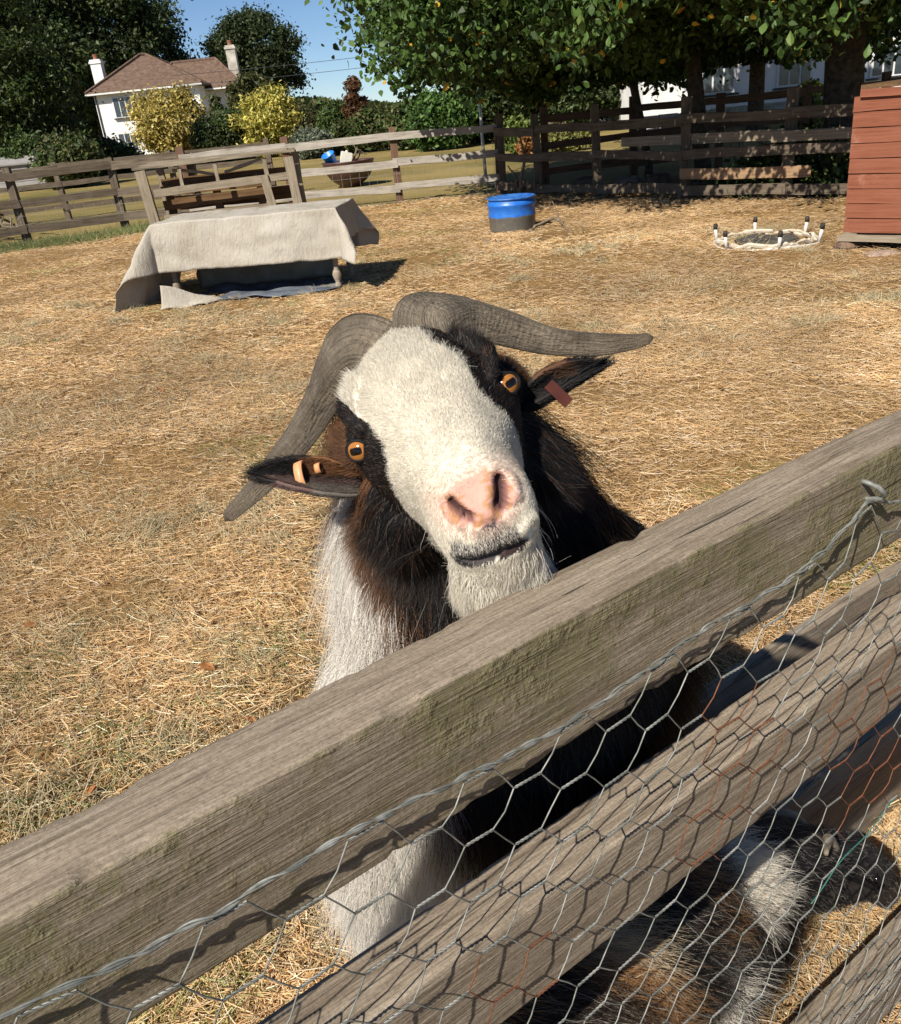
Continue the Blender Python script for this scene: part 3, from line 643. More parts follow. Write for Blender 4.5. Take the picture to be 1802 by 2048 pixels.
def rock(name, label, c, s, m, grp=None):
    V, F = [], []; n1, n2 = 7, 10
    for i in range(n1):
        ph = math.pi*i/(n1-1)
        for j in range(n2):
            th = 2*math.pi*j/n2; d = np.array([math.sin(ph)*math.cos(th), math.sin(ph)*math.sin(th), math.cos(ph)]); d = np.sign(d)*np.abs(d)**.6
            V.append(np.asarray(c)+d*np.array(s)*(1+.13*vnoise(d*2.1+np.asarray(c), 1, 4)))
    for i in range(n1-1):
        for j in range(n2): F.append((i*n2+j, (i+1)*n2+j, (i+1)*n2+(j+1) % n2, i*n2+(j+1) % n2))
    b = MB(); b.add(V, F); return tag(b.build(name, m), label, 'stone', grp)
M['dark_stone'] = m_plain('block_brown', (.13, .085, .06), (.24, .16, .11), 14, .9, .2, .008, 40)
rock('support_block', 'brown block under the left corner of the red shed pallet', spt(.03, -.02, .045), (.075, .09, .044), M['dark_stone'])
rock('flat_stone', 'flat pinkish stone on the straw in front of the red shed', spt(.38, -.18, .02), (.14, .09, .022), M['stone'])

# ================================================================ METAL BOWL beyond the pale fence
bc = gpt(700, 377)+np.array([0, .5, 0]); BW = root('metal_bowl', bc, 'large round dark purple brown metal bowl behind the bleached fence', 'bowl')
M['bowl'] = m_plain('bowl_metal', (.05, .022, .022), (.10, .05, .045), 6, .45, .5)
R_, H_ = .58, .56; prof = [(.16, 0), (.25, .005)]+[(R_*math.sin(a), H_*(1-math.cos(a)*1.0)) for a in np.linspace(.5, 1.5, 14)]+[(R_+.015, H_*.96), (R_+.015, H_), (R_-.02, H_), (R_-.06, H_*.8), (.2, H_*.45)]
b = MB(); b.lathe(prof, 44, bc); b.build('bowl_shell', M['bowl'], BW, True)
M['bucket'] = m_plain('blue_bucket', (.012, .15, .62), (.03, .24, .75), 6, .4, .5)
ca, sa = math.cos(.45), math.sin(.45)
b = MB(); b.lathe([(.11, 0), (.115, .01), (.14, .24), (.155, .25), (.155, .27), (.14, .27), (.12, .03)], 24)
o = b.build('blue_bucket', M['bucket'], None, True, loc=bc+np.array([-.33, -.12, .50])); o.rotation_euler = (.35, -.35, 0); tag(o, 'bright blue plastic bucket tipped in the metal bowl', 'bucket')
M['white_box'] = m_plain('white_plastic', (.66, .64, .56), (.78, .76, .68), 6, .5, .4)
b = MB(); b.box((0, 0, .14), (.24, .18, .30), jit=.004); b.lathe([(.03, .29), (.03, .325), (.02, .325)], 12)
o = b.build('white_container', M['white_box'], None, False, loc=bc+np.array([-.07, -.14, .46])); o.rotation_euler = (0, .28, .2); tag(o, 'white plastic container standing in the metal bowl', 'container')
for i, (x, y, dx, dz, l_) in enumerate(((.15, 0, .30, .16, 'brown branch sticking up rightmost from the metal bowl'), (.12, -.1, .22, .24, 'crooked dark branch rising from the metal bowl'), (.25, -.2, .2, .02, 'rusty brown offcut lying on the rim of the metal bowl'))):
    p = bc+np.array([x, y, .5]); branch('scrap_branch', l_, [p, p+[dx*.5, 0, dz+.04], p+[dx, .05, dz]], .03, [[p+[dx*.5, 0, dz], p+[dx*.3, 0, dz+.14]]])

# white stake on the lawn
b = MB(); p = gpt(972, 360); b.tube([p, p+[-.015, 0, .75], p+[-.02, 0, 1.72]], [.035, .033, .028], 8); tag(b.build('white_stake', M['white_metal'], None, True), 'tall thin white stake standing on the lawn behind the pale fence', 'stake')
# stones and logs lying in the shade behind the fence
for i, (x, y, s, l_) in enumerate(((2.75, 14.6, .20, 'grey block in the shade just behind the fence post'), (3.35, 14.3, .17, 'reddish stone in the shade behind the second shaded rail'), (3.75, 14.1, .18, 'dark stone in the shade between the two fences'), (4.35, 13.8, .2, 'grey stone farthest right in the shade between the fences'))):
    rock('field_stone', l_, (x, y, s*.55), (s*1.2, s, s*.6), M['stone'] if i == 1 else M['dark_stone'])
# ================================================================ WHITE HOUSE behind the shrubs
M['render'] = m_plain('white_render', (.66, .66, .65), (.78, .78, .76), 1.5, .9, .1)
M['glass'] = m_plain('window_glass', (.03, .04, .05), (.06, .075, .09), 2, .08, .6); M['frame_w'] = m_plain('frame_white', (.60, .60, .58), (.72, .72, .70), 5, .6)
M['gutter'] = m_plain('gutter_dark', (.03, .035, .045), (.06, .06, .07), 5, .5); M['pot'] = m_plain('terracotta', (.20, .08, .05), (.28, .12, .075), 9, .8)
t = NT('roof_tile', .9, .1); v = t.coords(rand=False); n = t.noise(v, 3, 5, .7)
br = t.add('ShaderNodeTexNoise'); br.inputs['Scale'].default_value = 9; t.l(v, br.inputs['Vector'])
c = t.ramp(n, [(.3, (.085, .055, .04)), (.55, (.15, .10, .075)), (.75, (.21, .15, .11))]); t.bump(br.outputs[0], .8, .08); M['tile'] = t.out(c)
HX = lambda px, y=70.: ypt(px, 260, y)[0]
Y0 = 74.0
HS = root('white_house', (-19.6, Y0, 0), 'white rendered house with a brown hipped roof and two chimneys behind the shrubs', 'house')
x0, x1, y0, y1, ev = -24.05, -16.0, Y0, Y0+8.5, 4.75          # main block
b = MB(); b.box(((x0+x1)/2, (y0+y1)/2, ev/2), (x1-x0, y1-y0, ev)); b.build('wall', M['render'], HS)
wx0, wx1, wy0, wy1, wev = -16.0, -13.4, Y0+3.2, Y0+8.8, 4.45   # wing set back to the right
b = MB(); b.box(((wx0+wx1)/2+.01, (wy0+wy1)/2, wev/2), (wx1-wx0, wy1-wy0, wev-.01)); b.build('wing_wall', M['render'], HS)
def roof(nm, xa, xb, ya, yb, ze, zr, ra, rb, o=.45):
    V = [(xa-o, ya-o, ze), (xb+o, ya-o, ze), (xb+o, yb+o, ze), (xa-o, yb+o, ze), (*ra, zr), (*rb, zr)]
    V += [(p[0], p[1], p[2]-.16) for p in V[:4]]
    b = MB(); b.add(V, [(0, 1, 5, 4), (1, 2, 5), (2, 3, 4, 5), (3, 0, 4), (0, 6, 7, 1), (1, 7, 8, 2), (2, 8, 9, 3), (3, 9, 6, 0), (6, 9, 8, 7)])
    o_ = b.build(nm, M['tile'], HS)
    for a, c_ in ((0, 4), (1, 5), (4, 5), (2, 5), (3, 4)):
        if np.linalg.norm(np.subtract(V[a], V[c_])) < .2: continue
        b = MB(); b.tube([np.array(V[a])+[0, 0, .03], np.array(V[c_])+[0, 0, .03]], .11, 6); b.build('ridge_tile', M['tile'], o_)
    b = MB(); b.box(((xa+xb)/2, ya-o-.06, ze-.10), (xb-xa+2*o, .1, .11)); b.build('gutter', M['frame_w'], o_)
    return o_
ro = roof('roof', x0, x1, y0, y1, ev+.12, 7.45, (-21.0, Y0+4.2), (-20.6, Y0+4.4))
roof('wing_roof', -19.5, wx1, wy0-.4, wy1, wev+.1, 6.75, (-19.0, Y0+5.8), (-15.4, Y0+5.8))
def chimney(x, y, zb, zt, w):
    b = MB(); b.box((x, y, (zb+zt)/2), (w, w, zt-zb)); b.box((x, y, zt-.2), (w+.14, w+.14, .16)); ch = b.build('chimney', M['render'] if x < -20 else M['chim'], HS)
    b = MB(); b.lathe([(.2, 0), (.17, .18), (.2, .32), (.19, .36), (.14, .36)], 12, (x, y, zt)); b.build('chimney_pot', M['pot'], ch)
M['chim'] = m_plain('chimney_render', (.30, .27, .23), (.55, .52, .46), 2, .9)
chimney(-24.0, Y0+2.5, 4.7, 7.3, .8); chimney(-13.9, Y0+5.2, 5.0, 7.55, .75)
def window(x, z, w, h, y, par, panes=3, mat=None):
    b = MB(); b.box((x, y-.02, z), (w, .10, h)); f = b.build('window', M['frame_w'], par)
    for k in range(panes):
        b = MB(); pw = (w-.12)/panes; b.box((x-w/2+.06+pw*(k+.5), y-.085, z), (pw-.08, .02, h-.14)); b.build('pane', M['glass'], f)
    b = MB(); b.box((x, y-.09, z-h/2-.05), (w+.2, .2, .07)); b.build('sill', M['gutter'], f)
window(-22.0, 3.75, 1.5, 1.45, Y0, HS); window(-22.2, 1.25, 1.5, 1.4, Y0, HS); window(-17.6, 3.75, 1.3, 1.35, Y0, HS); window(-14.4, 1.3, 1.0, 1.2, wy0, HS, 2)
b = MB(); b.tube([(x0+.12, Y0-.07, ev), (x0+.12, Y0-.07, .1)], .05, 8); b.build('drainpipe', M['gutter'], HS)
b = MB(); b.tube([(-17.0, Y0-.07, ev), (-16.7, Y0-.07, 3.6), (-16.7, Y0-.07, .1)], .05, 8); b.build('drainpipe', M['gutter'], HS)

# second white house in the gap under the trees on the right
wy = 34.0
WH = root('cottage', (17, wy, 0), 'bright white cottage glimpsed under the trees at upper right', 'house')
b = MB(); b.box((17.0, wy+4, 2.3), (17, 8, 4.6)); b.build('wall', M['render'], WH)
b = MB(); b.add([(8, wy-.5, 4.6), (26, wy-.5, 4.6), (26, wy+8.5, 4.6), (8, wy+8.5, 4.6), (9, wy+4, 7.8), (25, wy+4, 7.8)], [(0, 1, 5, 4), (1, 2, 5), (2, 3, 4, 5), (3, 0, 4), (0, 3, 2, 1)]); b.build('roof', M['tile'], WH)
for x, z in ((11.2, 1.5), (14.0, 1.5), (17.4, 1.5), (20.2, 1.5), (11.2, 3.7), (14.0, 3.7), (17.4, 3.7), (20.2, 3.7)): window(x, z, 1.3, 1.1, wy, WH)
for x in (12.6, 15.7, 18.8): b = MB(); b.tube([(x, wy-.07, 4.5), (x, wy-.07, .1)], .05, 8); b.build('drainpipe', M['gutter'], WH)
b = MB(); b.box((15.7, wy-.06, 1.05), (1.0, .08, 2.1)); b.build('door', M['gutter'], WH)
# low stone wall on the lawn: single stones
M['wall_stone'] = m_plain('wall_stone', (.32, .29, .25), (.50, .47, .42), 5, .9, .1, .02, 12)
SWL = root('stone_wall', (9.5, 30, 0), 'low pale stone wall across the lawn under the trees', 'stone wall')
for row in range(3):
    x = 7.0+row*.2
    while x < 13.5:
        w_ = random.uniform(.35, .7); b = MB(); b.box((x+w_/2, 29.5+.10*(x-7), .12+row*.19), (w_-.03, .3, .175), jit=.015); b.build('stone', M['wall_stone'], SWL); x += w_
# pale boarded lean-to in the hedge at far left
LT = root('garden_shed', (-13.5, 36, 0), 'low pale grey boarded shed half hidden in the left hedge', 'shed')
M['pale_board'] = m_wood('pale_board', (.16, .15, .14), (.28, .27, .26), (.40, .39, .37))
for i in range(6): board('wall_board', (-16.2, 36, .12+.17*i), (-13.4, 36, .12+.17*i), .16, .03, M['pale_board'], LT)
board('roof_panel', (-16.4, 36.6, 1.12), (-13.2, 36.6, 1.12), 1.5, .05, M['pale_board'], LT, up=(0, 1, .18))
# overhead lines
for z_, l_ in ((3.95, 'lower of the two thin overhead wires against the sky'), (4.6, 'upper of the two thin overhead wires against the sky')):
    b = MB(); b.tube([(-16+k*2.4, 66, z_+.35+.02*(k-7)**2*.35-.2+.05*k) for k in range(15)], .016, 5); tag(b.build('overhead_wire', M['gutter']), l_, 'wire')

# ================================================================ FOLIAGE
def leaf_cloud(P, N, size, C, asp=1.7, six=False):
    """one bent four sided leaf per point: P centres, N facing, size, C colours"""
    n = len(P); g = np.random.default_rng(n)
    a = g.normal(size=(n, 3)); a -= N*(a*N).sum(1, keepdims=True); a /= np.linalg.norm(a, axis=1, keepdims=True)+1e-9
    a[:, 2] -= .35; a /= np.linalg.norm(a, axis=1, keepdims=True)+1e-9
    b = np.cross(N, a); b /= np.linalg.norm(b, axis=1, keepdims=True)+1e-9
    L = size[:, None]*asp/2; W = size[:, None]/2
    if six:
        V = np.stack([P-a*L, P+b*W*.86+N*W*.2-a*L*.45, P+b*W*.8+N*W*.22+a*L*.18, P+a*L-N*W*.2, P-b*W*.8+N*W*.22+a*L*.18, P-b*W*.86+N*W*.2-a*L*.45], 1).reshape(-1, 3)
        return V, np.arange(6*n).reshape(n, 6), np.repeat(C, 6, 0)
    V = np.stack([P-a*L, P+b*W+N*W*.25-a*L*.15, P+a*L, P-b*W+N*W*.25-a*L*.15], 1).reshape(-1, 3)
    F = np.arange(4*n).reshape(n, 4); return V, F, np.repeat(C, 4, 0)
def crown_pts(g, c, r, n_clump, n_leaf, cr, shell=.55, lump=.35, cut=None):
    d = g.normal(size=(n_clump, 3)); d /= np.linalg.norm(d, axis=1, keepdims=True)
    rad = (shell+(1-shell)*g.random(n_clump)**.6)*(1+lump*fnoise(d*1.6+np.asarray(c)[None]*.37, 1, 13))
    cc = np.asarray(c)+d*rad[:, None]*np.asarray(r)
    if cut is not None: cc = cc[cut(cc)]
    k = g.integers(0, len(cc), n_leaf); P = cc[k]+g.normal(size=(n_leaf, 3))*cr*(.6+.8*g.random((n_leaf, 1)))*np.array([1, 1, .8])
    N = P-cc[k]; N /= np.linalg.norm(N, axis=1, keepdims=True)+1e-9; N = N*.5+g.normal(size=N.shape)*.6+np.array([0, 0, .35]); N /= np.linalg.norm(N, axis=1, keepdims=True)
    return P, N, cc, k
def tree(name, label, cat, base, c, r, n_clump, n_leaf, cr, ls, cols, seed, trunk=.3, group=None, shell=.55, lump=.35, asp=1.7, limbs=9, ground_cut=True, spiky=0):
    g = np.random.default_rng(seed); T = root(name, base, label, cat, group); base = np.asarray(base, float); c = np.asarray(c, float)
    P, N, cc, k = crown_pts(g, c, r, n_clump, n_leaf, cr, shell, lump)
    if ground_cut: kp = P[:, 2] > .05; P, N, k = P[kp], N[kp], k[kp]
    cols = np.array(cols); tint = g.random(len(cc)); C = cols[g.integers(0, len(cols), len(P))]*(.7+.6*tint[k])[:, None]*(.8+.4*g.random((len(P), 1)))
    V, F, CC = leaf_cloud(P, N, ls*(.6+.8*g.random(len(P))), np.clip(C, 0, .9), asp)
    o = link('crown', mesh_np('crown', V, F, CC), M['leaf'], T); tag(o, kind='stuff')
    if trunk:
        b = MB(); top = c*.75+base*.25; top[2] = c[2]
        mid = (base+top)/2+np.array([g.normal()*trunk*.5, 0, 0]); pts = [base-[0, 0, .1], base+(mid-base)*.15, mid, top]
        b.tube(pts, [trunk*1.35, trunk, trunk*.75, trunk*.3], 9)
        for j in g.choice(len(cc), min(limbs, len(cc)), replace=False):
            q = base+(top-base)*g.uniform(.45, .95); e = cc[j]; b.tube([q, (q+e)/2+[0, 0, .12*np.linalg.norm(e-q)], e], [trunk*.33, trunk*.2, trunk*.06], 6)
        b.build('trunk', M['bark'], T, True)
    return T
def bypx(px, py, Y): return ypt(px, py, Y)
def shrub(name, label, px, py0, py1, wpx, Y, n, ls, cols, seed, lump=.25, asp=1.8, shell=.5, dense=60, cat='shrub', trunk=.06, depth=.8, group=None):
    top = bypx(px, py0, Y); bot = bypx(px, py1, Y); w = abs(bypx(px+wpx/2, (py0+py1)/2, Y)[0]-bypx(px-wpx/2, (py0+py1)/2, Y)[0])/2
    zt = top[2]; x = (top[0]+bot[0])/2; h = zt/2
    return tree(name, label, cat, (x, Y, 0), (x, Y, h*1.02), (w*.93, w*depth, h*.97), dense, n, w*.16, ls, cols, seed, trunk=trunk, shell=shell, lump=lump, asp=asp, limbs=6, group=group)
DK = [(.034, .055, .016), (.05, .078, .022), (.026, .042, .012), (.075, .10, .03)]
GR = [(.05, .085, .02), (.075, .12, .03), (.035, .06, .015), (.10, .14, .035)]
GO = [(.42, .32, .075), (.52, .42, .13), (.35, .27, .06), (.24, .22, .05), (.56, .47, .18)]
OL = [(.07, .075, .025), (.10, .10, .035), (.05, .06, .02), (.13, .12, .05)]
shrub('golden_shrub', 'broad golden variegated shrub in front of the house front wall', 346, 190, 330, 126, 52, 36000, .10, GO, 31, lump=.5, dense=170)
shrub('golden_shrub', 'upright yellow shrub right of the house above the white fence', 542, 192, 318, 104, 46, 26000, .085, [(.40, .34, .06), (.50, .43, .10), (.30, .28, .05), (.20, .22, .04), (.54, .48, .15)], 32, lump=.45, asp=2.4, dense=150)
shrub('dark_shrub', 'dark glossy green shrub between the two golden shrubs', 450, 225, 325, 130, 47, 22000, .09, [(.03, .05, .014), (.05, .08, .02), (.07, .09, .03)], 33, dense=90)
shrub('yew_tree', 'dark olive yew right of the house chimney wall', 505, 152, 300, 96, 58, 20000, .11, [(.06, .065, .018), (.09, .09, .025), (.04, .05, .014)], 34, asp=2.6, cat='tree', dense=80)
shrub('spire_conifer', 'small pointed conifer in front of the house wing wall', 441, 198, 300, 34, 56, 2500, .16, DK+OL, 35, cat='tree', dense=40)
tree('oak_tree', 'round dark oak standing alone behind the house right chimney', 'tree', (bypx(520, 300, 98)[0], 98, 0), (bypx(512, 150, 98)[0], 98, 7.6), (4.7, 4.5, 4.0), 150, 46000, .55, .19, [(.028, .045, .014), (.04, .06, .018), (.02, .032, .01), (.05, .07, .022)], 36, trunk=.5, lump=.22)
xb = bypx(165, 110, 92)[0]
tree('big_dark_tree', 'huge dark broadleaf tree towering behind the white house', 'tree', (xb, 92, 0), (xb, 92, 9.6), (9.0, 7, 7.0), 240, 80000, .8, .23, DK, 37, trunk=.8, lump=.22)
xb = bypx(20, 150, 84)[0]
tree('big_dark_tree', 'dark tree filling the space left of the house', 'tree', (xb, 86, 0), (xb, 86, 8.0), (7.6, 6, 8.6), 200, 60000, .8, .23, DK, 38, trunk=.7, lump=.25)
xb = bypx(20, 200, 40)[0]
tree('leaning_conifer', 'mid green feathery conifer at the upper left edge', 'tree', (xb-1, 40, 0), (xb-.6, 40, 4.6), (2.9, 3, 4.6), 150, 50000, .40, .085, [(.035, .06, .015), (.055, .085, .02), (.08, .10, .025), (.025, .04, .01)], 39, trunk=.3, lump=.4, asp=2.6)
for i, (px, p0, p1, w_, Y, co, l_) in enumerate((
    (60, 270, 340, 120, 38, GR+DK, 'dark green hedge bush at far left behind the pale shed'),
    (215, 285, 330, 110, 44, DK+GR, 'low dark hedge bush below the house corner'),
    (130, 276, 330, 120, 35.0, GR+OL, 'loose green climber hanging over the pale boarded shed'),
    (612, 215, 300, 80, 52, OL, 'olive green bush right of the yellow shrub'),
    (622, 262, 322, 70, 39, [(.16, .19, .13), (.22, .25, .18), (.11, .14, .09)], 'silvery green shrub behind the blue bucket'),
    (668, 205, 300, 60, 50, GR, 'thin topped green bush in the middle of the hedge'),
    (690, 250, 315, 60, 40, OL+GR, 'dull green bush directly above the metal bowl'),
    (745, 225, 320, 90, 40, GR+OL, 'mixed green bush behind the metal bowl'),
    (815, 205, 312, 90, 38, OL+GR, 'brownish olive bush left of the bright laurel'),
    (878, 190, 310, 130, 35, [(.05, .11, .02), (.08, .16, .03), (.035, .07, .015), (.11, .19, .05)], 'bright green laurel bush under the overhanging tree'),
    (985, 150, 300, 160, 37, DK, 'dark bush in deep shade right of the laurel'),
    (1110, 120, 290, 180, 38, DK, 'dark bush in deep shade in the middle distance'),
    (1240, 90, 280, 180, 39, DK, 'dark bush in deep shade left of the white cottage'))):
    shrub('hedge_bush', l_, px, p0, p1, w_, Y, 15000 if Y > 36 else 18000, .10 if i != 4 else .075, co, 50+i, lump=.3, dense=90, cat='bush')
shrub('copper_conifer', 'slim copper brown conifer against the sky right of the wires', 712, 162, 300, 46, 48, 9000, .10, [(.10, .045, .02), (.14, .065, .03), (.07, .04, .016)], 66, cat='tree', asp=2.6, dense=60)
shrub('bed_shrub', 'rounded yellow green shrub above the shaded fence', 1035, 236, 300, 78, 27, 5000, .07, [(.10, .15, .025), (.16, .20, .04), (.07, .10, .02)], 67)
shrub('bed_shrub', 'small rusty orange plant below the rounded shrub', 1052, 272, 300, 34, 25.5, 1800, .05, [(.28, .12, .04), (.20, .10, .03), (.34, .18, .06)], 68, trunk=.02)
shrub('bed_shrub', 'low yellow green plants right of the rusty orange plant', 1130, 264, 298, 90, 26, 4200, .06, [(.16, .17, .04), (.22, .20, .06), (.10, .11, .03)], 69, trunk=.02)
shrub('bed_shrub', 'pale pinkish seed heads above the low yellow green plants', 1105, 245, 290, 60, 28, 1800, .05, [(.18, .12, .09), (.24, .17, .12), (.09, .10, .04)], 70, trunk=.02)
shrub('young_tree', 'young light green tree in front of the white cottage', 1618, 150, 285, 56, 21, 1800, .07, [(.10, .13, .02), (.16, .17, .03), (.06, .09, .015)], 71, cat='tree', trunk=.07)
# far woodland along the horizon: reads as one mass
g = np.random.default_rng(80); n = 60000; X = g.uniform(-150, 170, n); Hh = 4.2+2.0*fnoise(np.stack([X*.05, X*0, X*0], -1), 1, 81)
P = np.stack([X, 150+g.normal(0, 4, n), Hh*g.random(n)**.7], -1); N = g.normal(size=(n, 3)); N /= np.linalg.norm(N, axis=1, keepdims=True)
V, F, CC = leaf_cloud(P, N, .55*(.6+.8*g.random(n)), np.array(DK+OL)[g.integers(0, 8, n)]*1.1)
tag(link('far_woodland', mesh_np('far_woodland', V, F, CC), M['leaf']), 'distant woodland along the horizon', 'woodland', kind='stuff')

# ---- trees that overhang the paddock on the right: broad leaves, drooping skirts
LV = [(.032, .064, .012), (.048, .092, .018), (.065, .12, .025), (.095, .16, .038), (.022, .042, .009)]
def nrm_rows(X): return X/(np.linalg.norm(X, axis=1, keepdims=True)+1e-9)
def skirt_tree(name, label, base, c, r, n_clump, n_leaf, ls, seed, trunk, droop, cols, n_single=0, zmin=1.6):
    g = np.random.default_rng(seed); T = root(name, base, label, 'tree'); base = np.asarray(base, float); c = np.asarray(c, float)
    P, N, cc, k = crown_pts(g, c, r, n_clump, n_leaf, .34, .35, .3)
    ns_ = n_leaf; th_ = g.random(260)*2*np.pi; rr_ = np.sqrt(g.random(260))*.98           # hanging lower boughs
    lc = np.stack([c[0]+r[0]*rr_*np.cos(th_), c[1]+r[1]*rr_*np.sin(th_), g.uniform(zmin, zmin+2.2, 260)], -1); k2 = g.integers(0, 260, ns_)
    P2 = lc[k2]+g.normal(size=(ns_, 3))*np.array([.34, .34, .26]); N2 = nrm_rows(g.normal(size=(ns_, 3))+np.array([0, 0, .4])); P = np.vstack([P, P2]); N = np.vstack([N, N2]); k = np.concatenate([k, k2 % len(cc)])
    P[:, 2] -= droop*g.random(len(P))**2*np.clip((c[2]-P[:, 2])/r[2], 0, 1)
    lo = zmin+.4*fnoise(P*np.array([1, 1, 0]), 1.1, 17); kp = P[:, 2] > lo; P, N, k = P[kp], N[kp], k[kp]
    cols = np.array(cols); tint = g.random(len(cc)); C = cols[g.integers(0, len(cols), len(P))]*(.75+.55*tint[k])[:, None]*(.8+.4*g.random((len(P), 1)))
    yel = g.random(len(P)) < .012; C[yel] = np.array([.55, .36, .04])
    S = ls*(.6+.7*g.random(len(P)))*np.where(P[:, 2] > 4.2, 1.9, 1.0)
    order = np.argsort(np.linalg.norm(P-cC, axis=1)+100*(P[:, 2] > 3.0+.0*P[:, 2])); big = order[:n_single]; rest = order[n_single:]
    low = rest[P[rest, 2] < 3.3]; V, F, CC = leaf_cloud(P[low], N[low], S[low], C[low], 1.5, True)
    tag(link('lower_boughs', mesh_np('lower_boughs', V, F, CC), M['leaf'], T), kind='stuff')
    rest = rest[P[rest, 2] >= 3.3]; V, F, CC = leaf_cloud(P[rest], N[rest], S[rest], C[rest], 1.5)
    tag(link('crown', mesh_np('crown', V, F, CC), M['leaf'], T), kind='stuff')
    # the nearest leaves as pieces of their own
    if n_single:
        datas = []
        for q in range(5):
            out_ = np.array([(0, 0), (.28, .30), (.36, .62), (.2, .92), (0, 1.25), (-.2, .92), (-.36, .62), (-.28, .30)])
            Vv = [(x, y-.5, -.12*abs(x)*2+.05*math.sin(y*3+q)) for x, y in out_]+[(0, .3-.5, -.02), (0, .62-.5, -.03), (0, .92-.5, -.02)]
            Fv = [(0, 1, 8), (1, 2, 9, 8), (2, 3, 10, 9), (3, 4, 10), (0, 8, 7), (7, 8, 9, 6), (6, 9, 10, 5), (5, 10, 4)]
            col = np.tile(np.array((LV[1], LV[2], LV[3], (.13, .19, .04), (.45, .32, .04))[q]), (len(Vv), 1))
            me = bpy.data.meshes.new('leaf'); me.from_pydata(Vv, [], Fv); a = me.attributes.new('Col', 'FLOAT_COLOR', 'POINT')
            a.data.foreach_set('color', np.concatenate([col, np.ones((len(Vv), 1))], 1).astype(np.float32).ravel()); me.materials.append(M['leaf']); datas.append(me)
        inv = T.matrix_basis.inverted()
        for i in big:
            o = bpy.data.objects.new('leaf', datas[int(g.choice(5, p=[.28, .3, .25, .13, .04]))]); COL.objects.link(o); o.parent = T; o.matrix_parent_inverse = inv
            z = Vector(N[i]); o.rotation_mode = 'QUATERNION'; q = z.to_track_quat('Z', 'Y'); o.rotation_quaternion = q @ Vector((0, 0, 1)).rotation_difference(Vector((0, 0, 1)))
            o.location = Vector(P[i]); o.scale = [S[i]*1.25]*3
    b = MB(); top = c*.8+base*.2; top[2] = c[2]+r[2]*.3; b.tube([base-[0, 0, .1], base+[0, 0, .3], base+(top-base)*.5+[.08, 0, 0], top], [trunk*1.3, trunk, trunk*.8, trunk*.3], 12)
    for j in g.choice(len(cc), min(26, len(cc)), replace=False):
        q = base+(top-base)*g.uniform(.35, .95); e = cc[j]
        if e[2] < zmin+.2: continue
        b.tube([q, (q+e)/2+[0, 0, .25], e], [trunk*.3, trunk*.18, .012], 6)
    b.build('trunk', M['bark'], T, True)
    return T
skirt_tree('lime_tree', 'large leafy tree with a thick trunk beside the red shed', (5.75, 12.2, 0), (5.0, 12.0, 5.3), (3.8, 3.6, 3.4), 190, 56000, .068, 91, .26, .8, LV, 130, zmin=1.75)
skirt_tree('hazel_tree', 'leafy tree with a slimmer trunk behind the shaded fence', (4.4, 13.9, 0), (3.0, 13.0, 5.0), (3.3, 3.4, 3.2), 190, 56000, .070, 92, .13, .9, LV, 110, zmin=1.95)
skirt_tree('ash_tree', 'spreading tree whose drooping branches reach left over the pale fence', (3.78, 14.7, 0), (2.25, 15.6, 5.2), (2.75, 3.2, 3.8), 190, 56000, .078, 93, .07, 1.2, LV, 60, zmin=1.7)
skirt_tree('maple_tree', 'shaded tree farther back filling the view behind the fences', (9.5, 25.5, 0), (9.2, 25.5, 5.6), (4.0, 4, 4.8), 220, 44000, .13, 94, .22, 1.0, [(.025, .04, .01), (.035, .06, .014), (.05, .075, .02)], 0, zmin=1.9)
# ivy and bramble grown through the shaded fence beside the shed
IV = root('ivy_tangle', (4.6, 11.3, 0), 'dark ivy and bramble tangled through the shaded fence left of the red shed', 'ivy')
g = np.random.default_rng(120); n = 9000; q = g.random(n); X = np.array([3.9, 11.75])[None]+q[:, None]*np.array([[1.9, -2.0]])+g.normal(0, .16, (n, 2))+np.array([[.22, .22]]); hz_ = np.clip(.55+.5*fnoise(np.stack([q*6, q*0, q*0], -1), 1, 7), .15, 1.15)
P = np.stack([X[:, 0], X[:, 1], .03+hz_*g.random(n)**.8], -1); N = nrm_rows(g.normal(size=(n, 3))+np.array([-.4, -.5, .4])); V, F, CC = leaf_cloud(P, N, .05*(.6+.8*g.random(n)), np.array(DK+GR)[g.integers(0, 8, n)], 1.3)
tag(link('foliage', mesh_np('foliage', V, F, CC), M['leaf'], IV), kind='stuff')
for k in range(14):
    q = random.random(); p = np.array([3.95+1.8*q, 11.8-1.9*q, .0])+[.2, .2, 0]; b = MB(); b.tube([p, p+[random.uniform(-.2, .2), random.uniform(-.1, .1), .45], p+[random.uniform(-.35, .35), random.uniform(-.2, .1), .9]], [.012, .009, .005], 5); b.build('stem', M['twig'], IV, True)
# brush pile at the left edge
BP = root('brush_pile', (-7.3, 16.4, 0), 'heap of grey dead branches behind the dark fence at the left edge', 'brush pile')
for k in range(34):
    p = np.array([-7.9+rng.normal(0, .45), 16.7+rng.normal(0, .3), .05+rng.random()*.4]); d = rng.normal(size=3)*np.array([.8, .5, .35]); e = p+d
    e[2] = abs(e[2])+.03; b = MB(); b.tube([p, (p+e)/2+rng.normal(0, .06, 3), e], [.025, .018, .008], 6); b.build('branch', M['twig'], BP, True)
